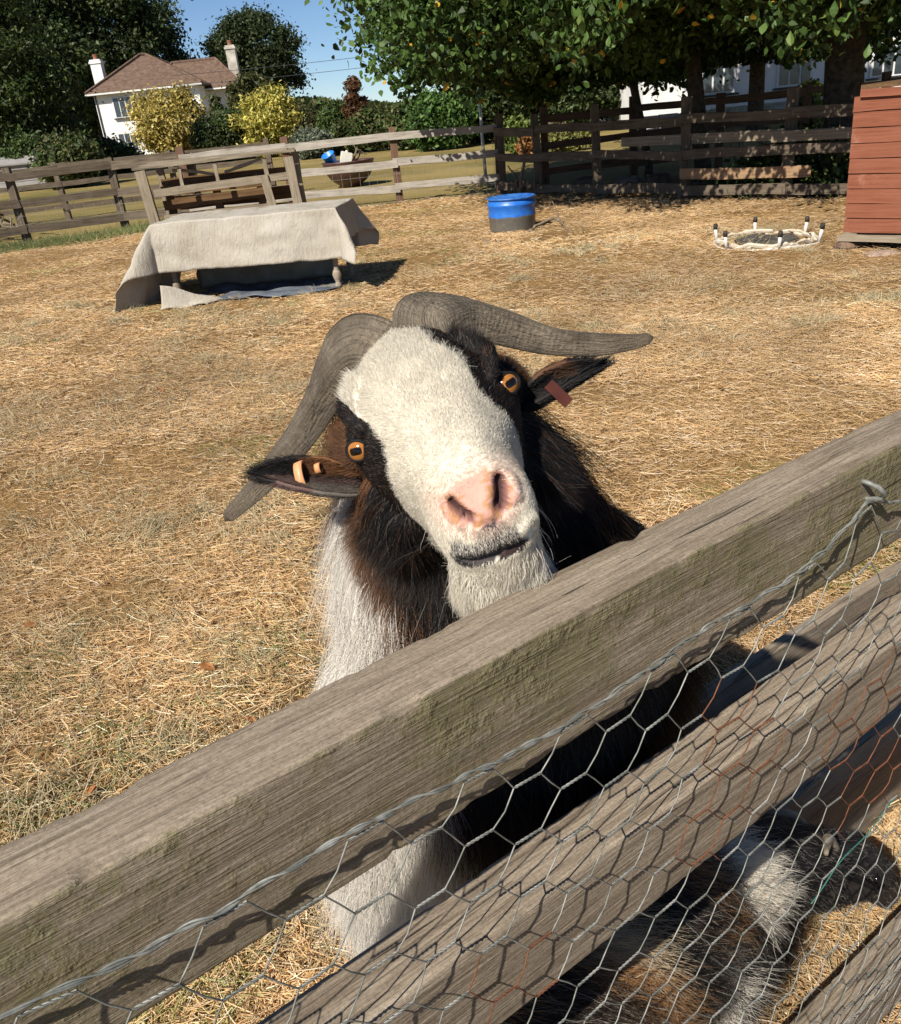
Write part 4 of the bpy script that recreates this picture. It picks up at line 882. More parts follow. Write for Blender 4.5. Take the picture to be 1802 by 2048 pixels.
# fallen leaves on the straw
M['dry_leaf'] = m_plain('dry_leaf', (.24, .09, .03), (.42, .20, .07), 25, .8)
lm = bpy.data.meshes.new('fallen_leaf'); lm.from_pydata([(-.022, 0, 0), (-.006, .014, .005), (.014, .011, .003), (.027, 0, .007), (.012, -.012, .004), (-.008, -.013, .006)], [], [(0, 1, 2, 3), (0, 3, 4, 5)]); lm.materials.append(M['dry_leaf'])
g = np.random.default_rng(5)
for k, (px, py, l_) in enumerate(((415, 1335, 'reddish fallen leaf on the straw just left of the white chest fur'), (500, 1440, 'fallen leaf on the straw close above the top rail at mid left'), (180, 1585, 'fallen leaf on the straw nearest the left end of the top rail'), (320, 780, 'small fallen leaf on the straw left of the left horn'), (230, 985, 'fallen leaf on the straw beside the bare soil patch'), (1450, 970, 'fallen leaf on the straw just behind the top rail at right'), (1440, 775, 'fallen leaf on the straw right of the right horn tip'), (60, 1250, 'fallen leaf on the straw at the far left edge'))):
    p = gpt(px, py, .05); o = bpy.data.objects.new('fallen_leaf', lm); COL.objects.link(o); o.location = Vector(p); o.rotation_euler = (g.normal(0, .3), g.normal(0, .3), g.random()*6); s_ = g.uniform(.9, 1.4); o.scale = (s_, s_, s_)
    tag(o, l_, 'leaf', 'fallen leaves on the straw')
# ================================================================ GOATS
def spline(pts, n):
    pts = np.asarray(pts, float); m = len(pts); P = np.vstack([2*pts[0]-pts[1], pts, 2*pts[-1]-pts[-2]]); out = []
    for q in np.linspace(0, m-1-1e-9, n):
        i = int(q); f = q-i; a, b, c, d = P[i:i+4]
        out.append(.5*((2*b)+(c-a)*f+(2*a-5*b+4*c-d)*f*f+(3*b-a-3*c+d)*f**3))
    return np.array(out)
def body_tube(mb, pts, rad, n=20, ns=24):
    """rounded limb or trunk: pts (m,3), rad (m,) or (m,2) [side, vertical]"""
    pts = np.asarray(pts, float); rad = np.asarray(rad, float); rad = rad if rad.ndim == 2 else np.stack([rad, rad], 1)
    A = spline(np.hstack([pts, rad]), ns); P, R = A[:, :3], np.maximum(A[:, 3:], .004); V = []
    for i in range(ns):
        t_ = nrm(P[min(i+1, ns-1)]-P[max(i-1, 0)]); up = np.array([0, 0, 1.]) if abs(t_[2]) < .95 else np.array([0., 1, 0]); s_ = nrm(np.cross(t_, up)); w = np.cross(s_, t_)
        for k in range(n): q = 2*math.pi*k/n; V.append(P[i]+R[i, 0]*math.cos(q)*s_+R[i, 1]*math.sin(q)*w)
    V += [P[0]-nrm(P[1]-P[0])*R[0].mean()*.5, P[-1]+nrm(P[-1]-P[-2])*R[-1].mean()*.5]; a, b = ns*n, ns*n+1
    F = [(i*n+k, i*n+(k+1) % n, (i+1)*n+(k+1) % n, (i+1)*n+k) for i in range(ns-1) for k in range(n)]
    F += [(a, (k+1) % n, k) for k in range(n)]+[(b, (ns-1)*n+k, (ns-1)*n+(k+1) % n) for k in range(n)]
    mb.add(V, F)
def fuse(mb, voxel, smooth=4):
    me = bpy.data.meshes.new('tmp'); me.from_pydata(mb.v, [], mb.f); me.update(); o = bpy.data.objects.new('tmp', me); COL.objects.link(o)
    md = o.modifiers.new('r', 'REMESH'); md.mode = 'VOXEL'; md.voxel_size = voxel; md.adaptivity = 0
    sm = o.modifiers.new('s', 'SMOOTH'); sm.factor = .5; sm.iterations = smooth
    ev = o.evaluated_get(bpy.context.evaluated_depsgraph_get()); m2 = bpy.data.meshes.new_from_object(ev)
    V = np.zeros(len(m2.vertices)*3, np.float32); m2.vertices.foreach_get('co', V); V = V.reshape(-1, 3).astype(float)
    F = np.zeros(len(m2.loops), np.int32); m2.loops.foreach_get('vertex_index', F)
    bpy.data.objects.remove(o); F = F.reshape(-1, 4) if len(F) == 4*len(m2.polygons) else None
    bpy.data.meshes.remove(m2); bpy.data.meshes.remove(me); return V, F
def vnormals(V, F):
    N = np.zeros_like(V); a = np.cross(V[F[:, 2]]-V[F[:, 0]], V[F[:, 3 % F.shape[1]]]-V[F[:, 1]]) if F.shape[1] == 4 else np.cross(V[F[:, 1]]-V[F[:, 0]], V[F[:, 2]]-V[F[:, 0]])
    for k in range(F.shape[1]): np.add.at(N, F[:, k], a)
    return N/(np.linalg.norm(N, axis=1, keepdims=True)+1e-12)
def grow(name, V, F, n, dens, lenf, flow, colf, rad, parent, lay=.75, k=5, seed=1, droop=.2, clump=.25, label=None):
    g = np.random.default_rng(seed); T = np.vstack([F[:, [0, 1, 2]], F[:, [0, 2, 3]]]) if F.shape[1] == 4 else F
    N = vnormals(V, F); A = V[T[:, 0]]; B = V[T[:, 1]]; C = V[T[:, 2]]; ctr = (A+B+C)/3; nt = N[T].mean(1)
    w = np.linalg.norm(np.cross(B-A, C-A), axis=1)*dens(ctr, nt); w /= w.sum(); idx = g.choice(len(T), n, p=w)
    u = g.random((n, 2)); s_ = u.sum(1) > 1; u[s_] = 1-u[s_]; P = A[idx]+(B[idx]-A[idx])*u[:, :1]+(C[idx]-A[idx])*u[:, 1:]; Nn = nrm_rows(nt[idx])
    G = flow(P, Nn); G = G+clump*np.stack([fnoise(P, 55, q+seed) for q in (1, 2, 3)], -1)+g.normal(0, .16, P.shape)
    Tt = G-Nn*(G*Nn).sum(1, keepdims=True); Tt = nrm_rows(Tt); L = lenf(P, Nn)*(.65+.55*g.random(n)); ly = lay(P) if callable(lay) else np.full(n, lay)
    d0 = nrm_rows(Tt*ly[:, None]+Nn*(1-ly)[:, None]); d1 = nrm_rows(Tt*.95+Nn*.12+np.array([0, 0, -1.])*droop)
    tt = np.linspace(0, 1, k)[None, :, None]; wob = g.normal(0, .05, (n, 3)); S = P[:, None]+L[:, None, None]*(d0[:, None]*(tt-tt*tt*.5)+d1[:, None]*(tt*tt*.5)+wob[:, None]*np.sin(tt*5))
    R = (rad*(.6+.8*g.random(n)))[:, None]*np.linspace(1, .25, k)[None]; Cc = colf(P, g)
    o = curves(name, S, R, np.clip(Cc, 0, .95), M['hair'], parent)
    if label: o['label'] = label
    return o
def nrm_rows(X): return X/(np.linalg.norm(X, axis=1, keepdims=True)+1e-9)
def sstep(a, b, x): q = np.clip((x-a)/(b-a), 0, 1); return q*q*(3-2*q)
def seg_d(P, pts):
    D = np.full(len(P), 9e9)
    for a, b in zip(pts[:-1], pts[1:]):
        a = np.asarray(a, float); b = np.asarray(b, float); q = np.clip(((P-a)@(b-a))/((b-a)@(b-a)), 0, 1); D = np.minimum(D, np.linalg.norm(P-(a+q[:, None]*(b-a)), axis=1))
    return D

# ---- head frame: R to the picture's right, F along the nose, U out of the forehead; centimetres
HK = 1.08; HO = dpt(862, 823, .66)
_a, _r = math.radians(63.5), math.radians(23.4)
_m = cR*math.sin(_r)-cU*math.cos(_r); Rw = cR*math.cos(_r)+cU*math.sin(_r)
Fw = math.cos(_a)*_m-math.sin(_a)*cF; _y = math.radians(1.4); Fw, Rw = Fw*math.cos(_y)+Rw*math.sin(_y), Rw*math.cos(_y)-Fw*math.sin(_y); Uw = -math.sin(_a)*_m-math.cos(_a)*cF
def H(r, f, u): return HO+HK*.01*(r*Rw+f*Fw+u*Uw)
def toH(P): q = (P-HO)/(HK*.01); return np.stack([q@Rw, q@Fw, q@Uw], -1)

ST = [(-14, .5, -9, 1.5, 3, 3.5, 3, 1.5), (-11.5, 3.4, -9.6, 2.6, 4.4, 4.9, 4.2, 2), (-8.5, 4.5, -10.4, 3.0, 4.7, 5.3, 4.7, 2.2), (-5, 4.4, -10.8, 3.4, 5.6, 5.9, 4.8, 2.2),
      (-1.8, 3.6, -10.5, 3.9, 6.5, 6.1, 4.5, 2.1), (.6, 2.8, -10, 3.6, 5.9, 5.6, 4.2, 2.0), (3.2, 2.1, -9.3, 3.0, 4.7, 4.8, 3.8, 1.9), (6, 1.5, -8.8, 2.5, 3.7, 3.9, 3.3, 1.8),
      (8.5, 1.2, -8.6, 2.15, 3.25, 3.5, 3.0, 1.7), (10.5, .9, -8.5, 1.95, 3.1, 3.4, 2.8, 1.5), (12, .15, -8.0, 1.6, 2.8, 3.15, 2.5, 1.3), (13.1, -1.1, -7.1, 1.1, 2.2, 2.5, 1.9, 1.0), (13.7, -2.2, -6.0, .6, 1.2, 1.5, 1.2, .6)]
mb = MB(); ST = np.array(ST, float); ST = spline(ST, 40); RV = []; NR = 40
for (f, tp_, bt, wt, w1, w2, w3, wb) in ST:
    h_ = tp_-bt; half = [(0, tp_), (wt*.6, tp_-.03*h_), (wt, tp_-.08*h_), (w1, tp_-.26*h_), (w2, tp_-.5*h_), (w3, tp_-.76*h_), (wb, bt+.06*h_), (0, bt)]
    S_ = spline(np.array(half), NR//2+1); ring = [(x, y) for x, y in S_]+[(-x, y) for x, y in S_[-2:0:-1]]
    RV.append([H(x, f, y) for x, y in ring])
n_ = len(RV[0]); V = [p for r_ in RV for p in r_]; k_ = len(RV)
F = [(i*n_+j, (i+1)*n_+j, (i+1)*n_+(j+1) % n_, i*n_+(j+1) % n_) for i in range(k_-1) for j in range(n_)]
V += [np.mean(RV[0], 0), np.mean(RV[-1], 0)+Fw*.003]
F += [(k_*n_, j, (j+1) % n_) for j in range(n_)]+[(k_*n_+1, (k_-1)*n_+(j+1) % n_, (k_-1)*n_+j) for j in range(n_)]
mb.add(V, F)
# brow ridges, cheeks, chin
for s_ in (-1, 1):
    body_tube(mb, [H(s_*3.8, -4.5, 3.0), H(s_*5.6, -1.8, 1.8), H(s_*5.0, 1.2, 1.0)], [.006, .006, .004], 12, 10)
    body_tube(mb, [H(s_*4.6, -6, -5), H(s_*4.5, -2, -6), H(s_*3.6, 3, -6.5)], [.022, .026, .016], 12, 10)
body_tube(mb, [H(-.2, 5, -7.6), H(-.3, 9.4, -7.7), H(-.3, 12.1, -6.9)], [.022, .029, .023], 14, 10)
# neck, chest, trunk
CH = np.array([.03, .71, .93])
body_tube(mb, [H(0, -4, -4), H(0, -8, -6.5), (.012, .735, 1.09), (.03, .73, .98), (.02, .715, .88), (.03, .72, .78)], [.055, .080, .115, .145, .15, .11], 26, 30)
body_tube(mb, [(.03, .72, .90), (.07, .83, .86), (.12, .98, .80), (.17, 1.14, .75), (.20, 1.27, .74)], [(.13, .12), (.155, .145), (.165, .16), (.155, .15), (.09, .10)], 28, 34)
for s_ in (-1, 1): body_tube(mb, [H(s_*3.0, -5.5, -2.0), H(s_*5.6, -6, -2.6), H(s_*7.4, -6.2, -3.6)], [.030, .027, .016], 14, 12)
body_tube(mb, [(.0, .715, .96), (-.035, .69, .87), (-.065, .672, .76), (-.075, .675, .60)], [.10, .098, .085, .05], 22, 20)
def leg(mb, pts, rad): body_tube(mb, pts, rad, 14, 26)
leg(mb, [(-.02, .76, .86), (-.03, .76, .66), (-.03, .755, .40), (-.03, .76, .36), (-.03, .765, .10), (-.03, .755, .05)], [.075, .055, .032, .034, .022, .028])
leg(mb, [(.14, .82, .86), (.14, .81, .66), (.14, .80, .40), (.14, .805, .36), (.14, .81, .10), (.14, .80, .05)], [.075, .055, .032, .034, .022, .028])
for dx, dy in ((-.09, .05), (.07, -.07)):
    q = np.array([.17+dx*1.1, 1.19+dy*.6, 0]); leg(mb, [q+[0, 0, .72], q+[-.02, -.04, .56], q+[.05, .04, .36], q+[.06, .05, .32], q+[.035, .03, .10], q+[.02, .015, .05]], [.10, .075, .034, .033, .022, .028])
GV, GF = fuse(mb, .0026, 8)
# carve nostrils, mouth, philtrum into the fused skin
h = toH(GV); front = h[:, 1] > 6
hf = h[front]
def onskin(pts):                                          # drop a line drawn in (R, U) onto the front of the muzzle
    out = []
    for r_, u_ in pts:
        d = np.hypot(hf[:, 0]-r_, hf[:, 2]-u_); q = hf[d < .3]; out.append((r_, q[:, 1].max() if len(q) else 12., u_))
    return out
NOS = [onskin([(s_*.98, -2.25), (s_*1.15, -2.05), (s_*1.40, -1.70), (s_*1.62, -1.15)]) for s_ in (-1, 1)]
dn = np.minimum(seg_d(h, NOS[0])*1.15, seg_d(h, NOS[1])*.85)
MO = onskin([(-2.3, -4.85), (-1.7, -5.05), (-1.2, -4.95), (-.5, -5.05), (0, -4.95), (.5, -5.05), (1.2, -5.12), (1.7, -5.0), (2.4, -4.75)])
dm = seg_d(h, MO)
PH = onskin([(0, -4.5), (0, -4.0), (0, -3.5), (0, -3.0)]); dp_ = seg_d(h, PH)
inw = np.where(front, 1.15*np.exp(-(dn/.30)**2)+.55*np.exp(-(dm/.20)**2)+.16*np.exp(-(dp_/.16)**2), 0)
alar = np.where(front, .22*np.exp(-((dn-.75)/.32)**2)*(h[:, 2] > -2.6), 0); lipup = np.where(front & (h[:, 2] > -5.1), .16*np.exp(-((dm-.7)/.35)**2), 0)
GN = vnormals(GV, GF); GV = GV+HK*.01*(-(Fw*.75+Uw*-.25)[None]*inw[:, None]+GN*(alar+lipup)[:, None])
h = toH(GV)
# ---- coat colours
CW, CB, CBR, CPK = np.array((.78, .73, .625)), np.array((.011, .010, .010)), np.array((.20, .095, .045)), np.array((.58, .31, .25))
XF = [-14, -10, -6.5, -3, -1, 1, 3, 4.5, 6]
def coat(P, fur=True, g=None):
    h = toH(P); nz = fnoise(P, 60, 5)*.45; r, f, u = h[:, 0]+nz, h[:, 1]+nz, h[:, 2]
    n = len(P); c = np.tile(CB, (n, 1))
    head = (h[:, 1] > -10) & (h[:, 2] > -12.5) & (P[:, 2] > 1.08) & (np.abs(h[:, 0]) < 9.5)
    rl = np.interp(f, XF, [-5.6, -5.8, -5.8, -5.6, -4.9, -4.1, -3.7, -4.2, -9]); rr = np.interp(f, XF, [-.6, .1, 1.7, 2.7, 3.1, 3.3, 3.5, 4.2, 9])
    blaze = (r > rl) & (r < rr) & (u > -3.6-.35*np.maximum(f, 0)); muz = f > np.interp(u, [-10, -6, -2], [4.6, 4.2, 4.2])
    wh = head & (blaze | muz)
    # neck and chest: white on the left, a brown seam, black to the right
    xb = -.028-.20*(P[:, 2]-.95)+nz*.02; nk = ~head & (P[:, 1] < .86)
    lowc = head & (h[:, 2] < -5.0) & (h[:, 1] < 1.5); nk = nk | lowc; xb = xb-.010*lowc
    brown = (head & ~wh & (h[:, 0] < -5.3) & (h[:, 1] < -2.2) & (h[:, 2] < 1.5) & (h[:, 2] > -5.5)) | (head & ~wh & (h[:, 0] > 5.2) & (h[:, 1] < -4) & (nz > -.15))
    c[brown] = CBR; c[brown & (fnoise(P, 160, 15) > .25)] = CBR*.4
    seam = nk & (P[:, 0] < xb+.022+.012*nz) & (P[:, 2] > .97); c[seam] = CBR*.95
    wn = nk & (P[:, 0] < xb); c[wn] = np.array([.80, .765, .705])
    c[wh] = CW
    if fur and g is not None:
        c = c*(.68+.42*g.random((n, 1))); stray = (g.random(n) < .10) & ~wh & ~wn; c[stray] = CBR*.55; st2 = (g.random(n) < .06) & (wn | wh); c[st2] *= .72
        st3 = (g.random(n) < .05) & ~wh & ~wn; c[st3] = np.array([.16, .15, .14])
    pe = np.sqrt((h[:, 0]/2.25)**2+((h[:, 2]+1.65)/1.45)**2); pf = head & (h[:, 1] > 9.5) & (pe < 1.45); mixw = (.65*np.clip(1.5-pe, 0, .6)/.6)[:, None]; c = np.where(pf[:, None], c*(1-mixw)+np.array([.62, .40, .32])*mixw, c)
    # lip: dark grey with white tips
    d = seg_d(h, MO); lip = head & (h[:, 1] > 9.5) & (d < 1.5) & (h[:, 2] > -5.4) & (h[:, 0] > -3.0) & (h[:, 0] < 1.4) & (d+nz*1.2 < 1.25)
    if fur and g is not None: sel = lip & (g.random(n) < np.clip(1.25-d/1.3, 0, .95)); c[sel] = np.array([.055, .055, .06]); 
    else: c[lip] = np.array([.07, .06, .06])
    return c
def pinkmask(h): 
    e = np.sqrt((h[:, 0]/2.25)**2+((h[:, 2]+1.65)/1.45)**2)+.12*fnoise(h, .9, 8); return (h[:, 1] > 10.2) & (e < 1)
SC = coat(GV, False); pk = pinkmask(h)
nn = fnoise(h, 1.6, 12); SC[pk] = (CPK[None]*(1-.10*np.clip(nn, 0, 1)[:, None]))[pk]
dirt = pk & (dn < 1.0) & (fnoise(h, 3.6, 3) > .12); SC[dirt] = np.array([.42, .22, .11])
dn2 = np.minimum(seg_d(h, NOS[0])*1.0, seg_d(h, NOS[1])*.9)
SC[front & (dn < .30)] = np.array([.05, .022, .02]); SC[front & (dn >= .30) & (dn < .42)] = np.array([.22, .10, .085])
dmm = seg_d(h, MO); SC[(h[:, 1] > 8) & (dmm < .26)] = np.array([.028, .018, .018]); SC[(h[:, 1] > 9.5) & (dmm < .60) & (h[:, 2] < -5.0) & (np.abs(h[:, 0]-.7) < 1.0)] = np.array([.040, .024, .022])
gp = (h[:, 1] > 10) & (np.hypot((h[:, 0]+.1)/1.0, (h[:, 2]+3.9)/1.0) < 1.1); SC[gp & (fnoise(h, 1.5, 5) > -.5)] = np.array([.10, .075, .075])
SC[(h[:, 1] > 10) & (seg_d(h, PH) < .13)] = np.array([.06, .04, .04])
EYE = [H(s_*5.62, .05, -.45) for s_ in (-1, 1)]
de = np.minimum(np.linalg.norm(GV-EYE[0], axis=1), np.linalg.norm(GV-EYE[1], axis=1)); SC[de < .021] = np.array([.018, .014, .013])

GOAT = root('goat', (.2, .85, 0), 'black and white long haired goat with wide curved horns looking over the fence', 'goat')
t = NT('goat_skin', .65, .15); a = t.add('ShaderNodeAttribute', attribute_name='Col'); v = t.coords(rand=False); t.l(a.outputs['Color'], t.b.inputs['Base Color'])
t.b.inputs['Subsurface Weight'].default_value = .12; t.b.inputs['Subsurface Radius'].default_value = (.006, .002, .001); t.b.inputs['Subsurface Scale'].default_value = 1.0
t.bump(t.noise(v, 420, 4), .35, .002); SKIN = t.m
body = link('body', mesh_np('body', GV, GF, SC, True), SKIN, GOAT)
up_ = np.array([0, 0, 1.])
def g_flow(P, N):
    h = toH(P); hd = (h[:, 1] > -10) & (h[:, 2] > -12) & (P[:, 2] > 1.08)
    G = np.tile(np.array([0.02, -.05, -1.]), (len(P), 1)); G = G+np.where(P[:, 1:2] > .9, np.array([[.5, .4, 0.]]), 0)
    rad_ = P-H(0, 10.5, -1.5); G = np.where(hd[:, None], nrm_rows(rad_)+np.where((h[:, 2] < -3.5) & (h[:, 1] > 6), 1., 0.)[:, None]*(-Uw*.9+Fw*.15), G)
    ck = hd & (h[:, 2] < -3.2) & (h[:, 1] < 4.2); G = np.where(ck[:, None], nrm_rows(rad_)*.45+np.array([[.12, -.1, -1.]]), G)
    return nrm_rows(G)
def g_len(P, N):
    h = toH(P); hd = (h[:, 1] > -10) & (h[:, 2] > -12) & (P[:, 2] > 1.08); L = np.full(len(P), .115)
    L = np.where(P[:, 1] > .9, .06, L); L = np.where(P[:, 2] < .55, .012, L)
    f = np.interp(h[:, 1], [-10, -8, -5, -1, 4, 9, 12], [.040, .030, .018, .011, .0078, .0055, .0036])
    side = (h[:, 2] < -4) & (h[:, 1] < 3); f = np.where(side, .05, f); f = np.where((h[:, 1] > 8) & (seg_d(h, MO) < .9), .0028, f); chin = (h[:, 2] < -5.9) & (h[:, 1] > 4); f = np.where(chin, np.interp(h[:, 2], [-8.4, -6.8, -5.9], [.032, .028, .010]), f)
    e = np.minimum(np.linalg.norm(P-EYE[0], axis=1), np.linalg.norm(P-EYE[1], axis=1)); f = np.where(e < .026, .005, f)
    return np.where(hd, f, L)
def g_dens(P, N):
    h = toH(P); hd = (h[:, 1] > -10) & (h[:, 2] > -12) & (P[:, 2] > 1.08); w = np.where(hd, 6.0, np.where((P[:, 1] < .86) & (P[:, 2] > .72), 2.6, 1.0)); w = np.where((P[:, 1] > .95) | (P[:, 2] < .6), .35, w)
    w = np.where(pinkmask(h), np.where(np.sqrt((h[:, 0]/2.25)**2+((h[:, 2]+1.65)/1.45)**2) > .78, 1.2, 0), w); w = np.where( ((h[:, 1] > 8) & (seg_d(h, MO) < .30)), 0, w)
    e = np.minimum(np.linalg.norm(P-EYE[0], axis=1), np.linalg.norm(P-EYE[1], axis=1)); w = np.where(e < .0118, 0, w)
    return w
def g_lay(P):
    h = toH(P); hd = (h[:, 1] > -10) & (P[:, 2] > 1.08); return np.where(hd, np.where((h[:, 2] < -6.2) & (h[:, 1] > 5), .62, .89), .87)
def headm(P): h = toH(P); return (h[:, 1] > -10) & (h[:, 2] > -12) & (P[:, 2] > 1.08)
grow('face_coat', GV, GF, 230000, lambda P, N: g_dens(P, N)*headm(P), g_len, g_flow, lambda P, g: coat(P, True, g), .00014, GOAT, g_lay, 5, 3, .15, .30)
grow('coat', GV, GF, 170000, lambda P, N: g_dens(P, N)*~headm(P), g_len, g_flow, lambda P, g: coat(P, True, g), .00019, GOAT, g_lay, 6, 8, .30, .22)
# sparse long whiskers and stray guard hairs
def w_dens(P, N): h = toH(P); return np.where((h[:, 1] > 5) & (h[:, 2] < -4.2) & (seg_d(h, MO) > 1.1), 1.0, np.where((h[:, 1] < -10) | (P[:, 2] < 1.08), .06, 0.0))*np.where(P[:, 1] > .9, 0, 1)
grow('whiskers', GV, GF, 420, w_dens, lambda P, N: np.full(len(P), .035), g_flow, lambda P, g: np.tile(np.array([.6, .56, .5]), (len(P), 1)), .00022, GOAT, .55, 5, 4, .1, .1)

# ---- eyes
t = NT('eye_dark', .12, .25); t.b.inputs['Coat Weight'].default_value = .15; EYD = t.out((.006, .005, .005))
t = NT('eye_iris', .12, .35); t.b.inputs['Coat Weight'].default_value = .25; v = t.coords(rand=False); EYI = t.out(t.mix(t.noise(v, 900, 3), (.22, .075, .014), (.42, .18, .045)))
for e, s_ in zip(EYE, (-1, 1)):
    gz_ = nrm(nrm(cC-e)*.66+Rw*s_*.40); hx = nrm(np.cross(gz_, Uw)); hy = np.cross(gz_, hx); RE = .0112; n1, n2 = 44, 48; V = [e+gz_*RE]; F = []; mats = []
    for i in range(1, n1):
        a_ = math.pi*i/n1
        for j in range(n2): q = 2*math.pi*j/n2; V.append(e+RE*(math.cos(a_)*gz_+math.sin(a_)*(math.cos(q)*hx+math.sin(q)*hy)))
    def mi(a_, q): x, y = a_*math.cos(q), a_*math.sin(q); return 0 if (abs(x)/.52)**3+(abs(y)/.28)**3 < 1 or a_ > .84 else 1
    for j in range(n2): F.append((0, 1+j, 1+(j+1) % n2)); mats.append(0)
    for i in range(n1-2):
        for j in range(n2): F.append((1+i*n2+j, 1+(i+1)*n2+j, 1+(i+1)*n2+(j+1) % n2, 1+i*n2+(j+1) % n2)); mats.append(mi(math.pi*(i+1.5)/n1, 2*math.pi*(j+.5)/n2))
    me = bpy.data.meshes.new('eye'); me.from_pydata([tuple(p) for p in V], [], F); me.materials.append(EYD); me.materials.append(EYI)
    for p_, m_ in zip(me.polygons, mats): p_.material_index = m_; p_.use_smooth = True
    eo = link('eye', me, None, GOAT); eo['label'] = 'amber eye with a dark bar pupil'
    b = MB(); rr_ = RE*.80; pts = []
    for k in range(33): q = 2*math.pi*k/32; pts.append(e+gz_*RE*(.66-.10*math.cos(q)**2)+rr_*(math.cos(q)*hx*1.14+math.sin(q)*hy*.86))
    b.tube(pts, .0016, 8, cap=False); t_ = b.build('eyelid', M.setdefault('lid', m_plain('eyelid_skin', (.008, .007, .007), (.018, .014, .013), 200, .75, .15)), eo, True)
# ---- horns
t = NT('horn', .6, .35); a = t.add('ShaderNodeAttribute', attribute_name='Col'); sp = t.add('ShaderNodeSeparateColor'); t.l(a.outputs['Color'], sp.inputs[0]); v = t.coords(rand=False)
wv = t.math('ADD', t.math('MULTIPLY', sp.outputs[0], 330.0), t.math('MULTIPLY', t.noise(v, 38, 4), 16.0)); sn_ = t.math('SINE', wv); n = t.noise(v, 26, 6, .65); fi = t.noise(v, 260, 4)
mp = t.add('ShaderNodeCombineXYZ'); t.l(t.math('MULTIPLY', sp.outputs[0], 12.0), mp.inputs[0]); t.l(t.math('MULTIPLY', sp.outputs[1], 60.0), mp.inputs[1]); long_ = t.noise(mp.outputs[0], 1.0, 5, .7)
c = t.ramp(n, [(.3, (.085, .066, .046)), (.5, (.185, .15, .108)), (.72, (.30, .245, .178))]); c = t.mix(t.math('MULTIPLY', t.g(long_, .48, .66), .75), c, (.045, .036, .028)); c = t.mix(t.math('MULTIPLY', t.g(sn_, .1, 1.0), .10), c, (.10, .08, .06))
c = t.mix(t.math('MULTIPLY', t.g(sp.outputs[0], .75, 1.0), .6), c, (.25, .19, .13))
hgt = t.math('ADD', t.math('MULTIPLY', sn_, .04), t.math('ADD', t.math('MULTIPLY', fi, .7), t.math('MULTIPLY', long_, 1.1))); t.bump(hgt, 1.0, .0055); HORN = t.out(c)
def horn(ctrl, keel, s_):
    """ctrl rows: px, py, depth, half width, half thickness (m); keel: direction of the sharp front edge at the base"""
    C = np.array([[*dpt(x, y, D), w, th_] for x, y, D, w, th_ in ctrl]); A = spline(C, 90); P = A[:, :3]; n = 30; V = []; col = []; up = np.asarray(keel, float)
    for i in range(90):
        t_ = nrm(P[min(i+1, 89)]-P[max(i-1, 0)]); a = nrm(up-t_*(up@t_)); b_ = np.cross(t_, a); up = a; ring_ = 1+.005*math.sin(i*1.05+.6*math.sin(i*.3))*(1-i/90)+.016*math.sin(i*.29+1)
        for k in range(n):
            q = 2*math.pi*k/n; ca_ = math.cos(q); w = abs(ca_)**1.75*np.sign(ca_); sq = abs(math.sin(q))**1.75*np.sign(math.sin(q))     # sharp towards the keel
            V.append(P[i]+ring_*(A[i, 3]*w*a+A[i, 4]*sq*b_)); col.append((i/89, k/n, 0))
    F = [(i*n+k, i*n+(k+1) % n, (i+1)*n+(k+1) % n, (i+1)*n+k) for i in range(89) for k in range(n)]; V.append(P[-1]+nrm(P[-1]-P[-2])*A[-1, 3]*.7); col.append((1, 0, 0)); V.append(P[0]); col.append((0, 0, 0))
    T = [(89*n+k, 89*n+(k+1) % n, 90*n, 90*n) for k in range(n)]; T2 = [(k, 90*n+1, (k+1) % n) for k in range(n)]
    me = bpy.data.meshes.new('horn'); me.from_pydata([tuple(p) for p in V], [], F+[(a_, b2, c2) for a_, b2, c2, _ in T]+T2); at = me.attributes.new('Col', 'FLOAT_COLOR', 'POINT')
    at.data.foreach_set('color', np.concatenate([np.array(col), np.ones((len(col), 1))], 1).astype(np.float32).ravel())
    for p_ in me.polygons: p_.use_smooth = True
    return link('horn', me, HORN, GOAT)
px = 1/2330.
horn([(775, 745, .722, 84*px, 46*px), (722, 716, .722, 88*px, 44*px), (676, 752, .732, 58*px, 44*px), (643, 802, .742, 40*px, 36*px), (610, 858, .75, 35*px, 31*px), (564, 920, .745, 31*px, 27*px), (506, 984, .74, 23*px, 20*px), (455, 1034, .735, 14*px, 12*px)], cU*.97+cR*.23-cF*.25, -1)
horn([(893, 710, .722, 84*px, 46*px), (870, 656, .725, 90*px, 44*px), (925, 638, .745, 62*px, 46*px), (995, 652, .760, 52*px, 46*px), (1095, 681, .768, 40*px, 37*px), (1185, 689, .763, 33*px, 30*px), (1262, 684, .757, 23*px, 21*px), (1297, 677, .752, 16*px, 14*px)], -cR*.87+cU*.49-cF*.25, 1)
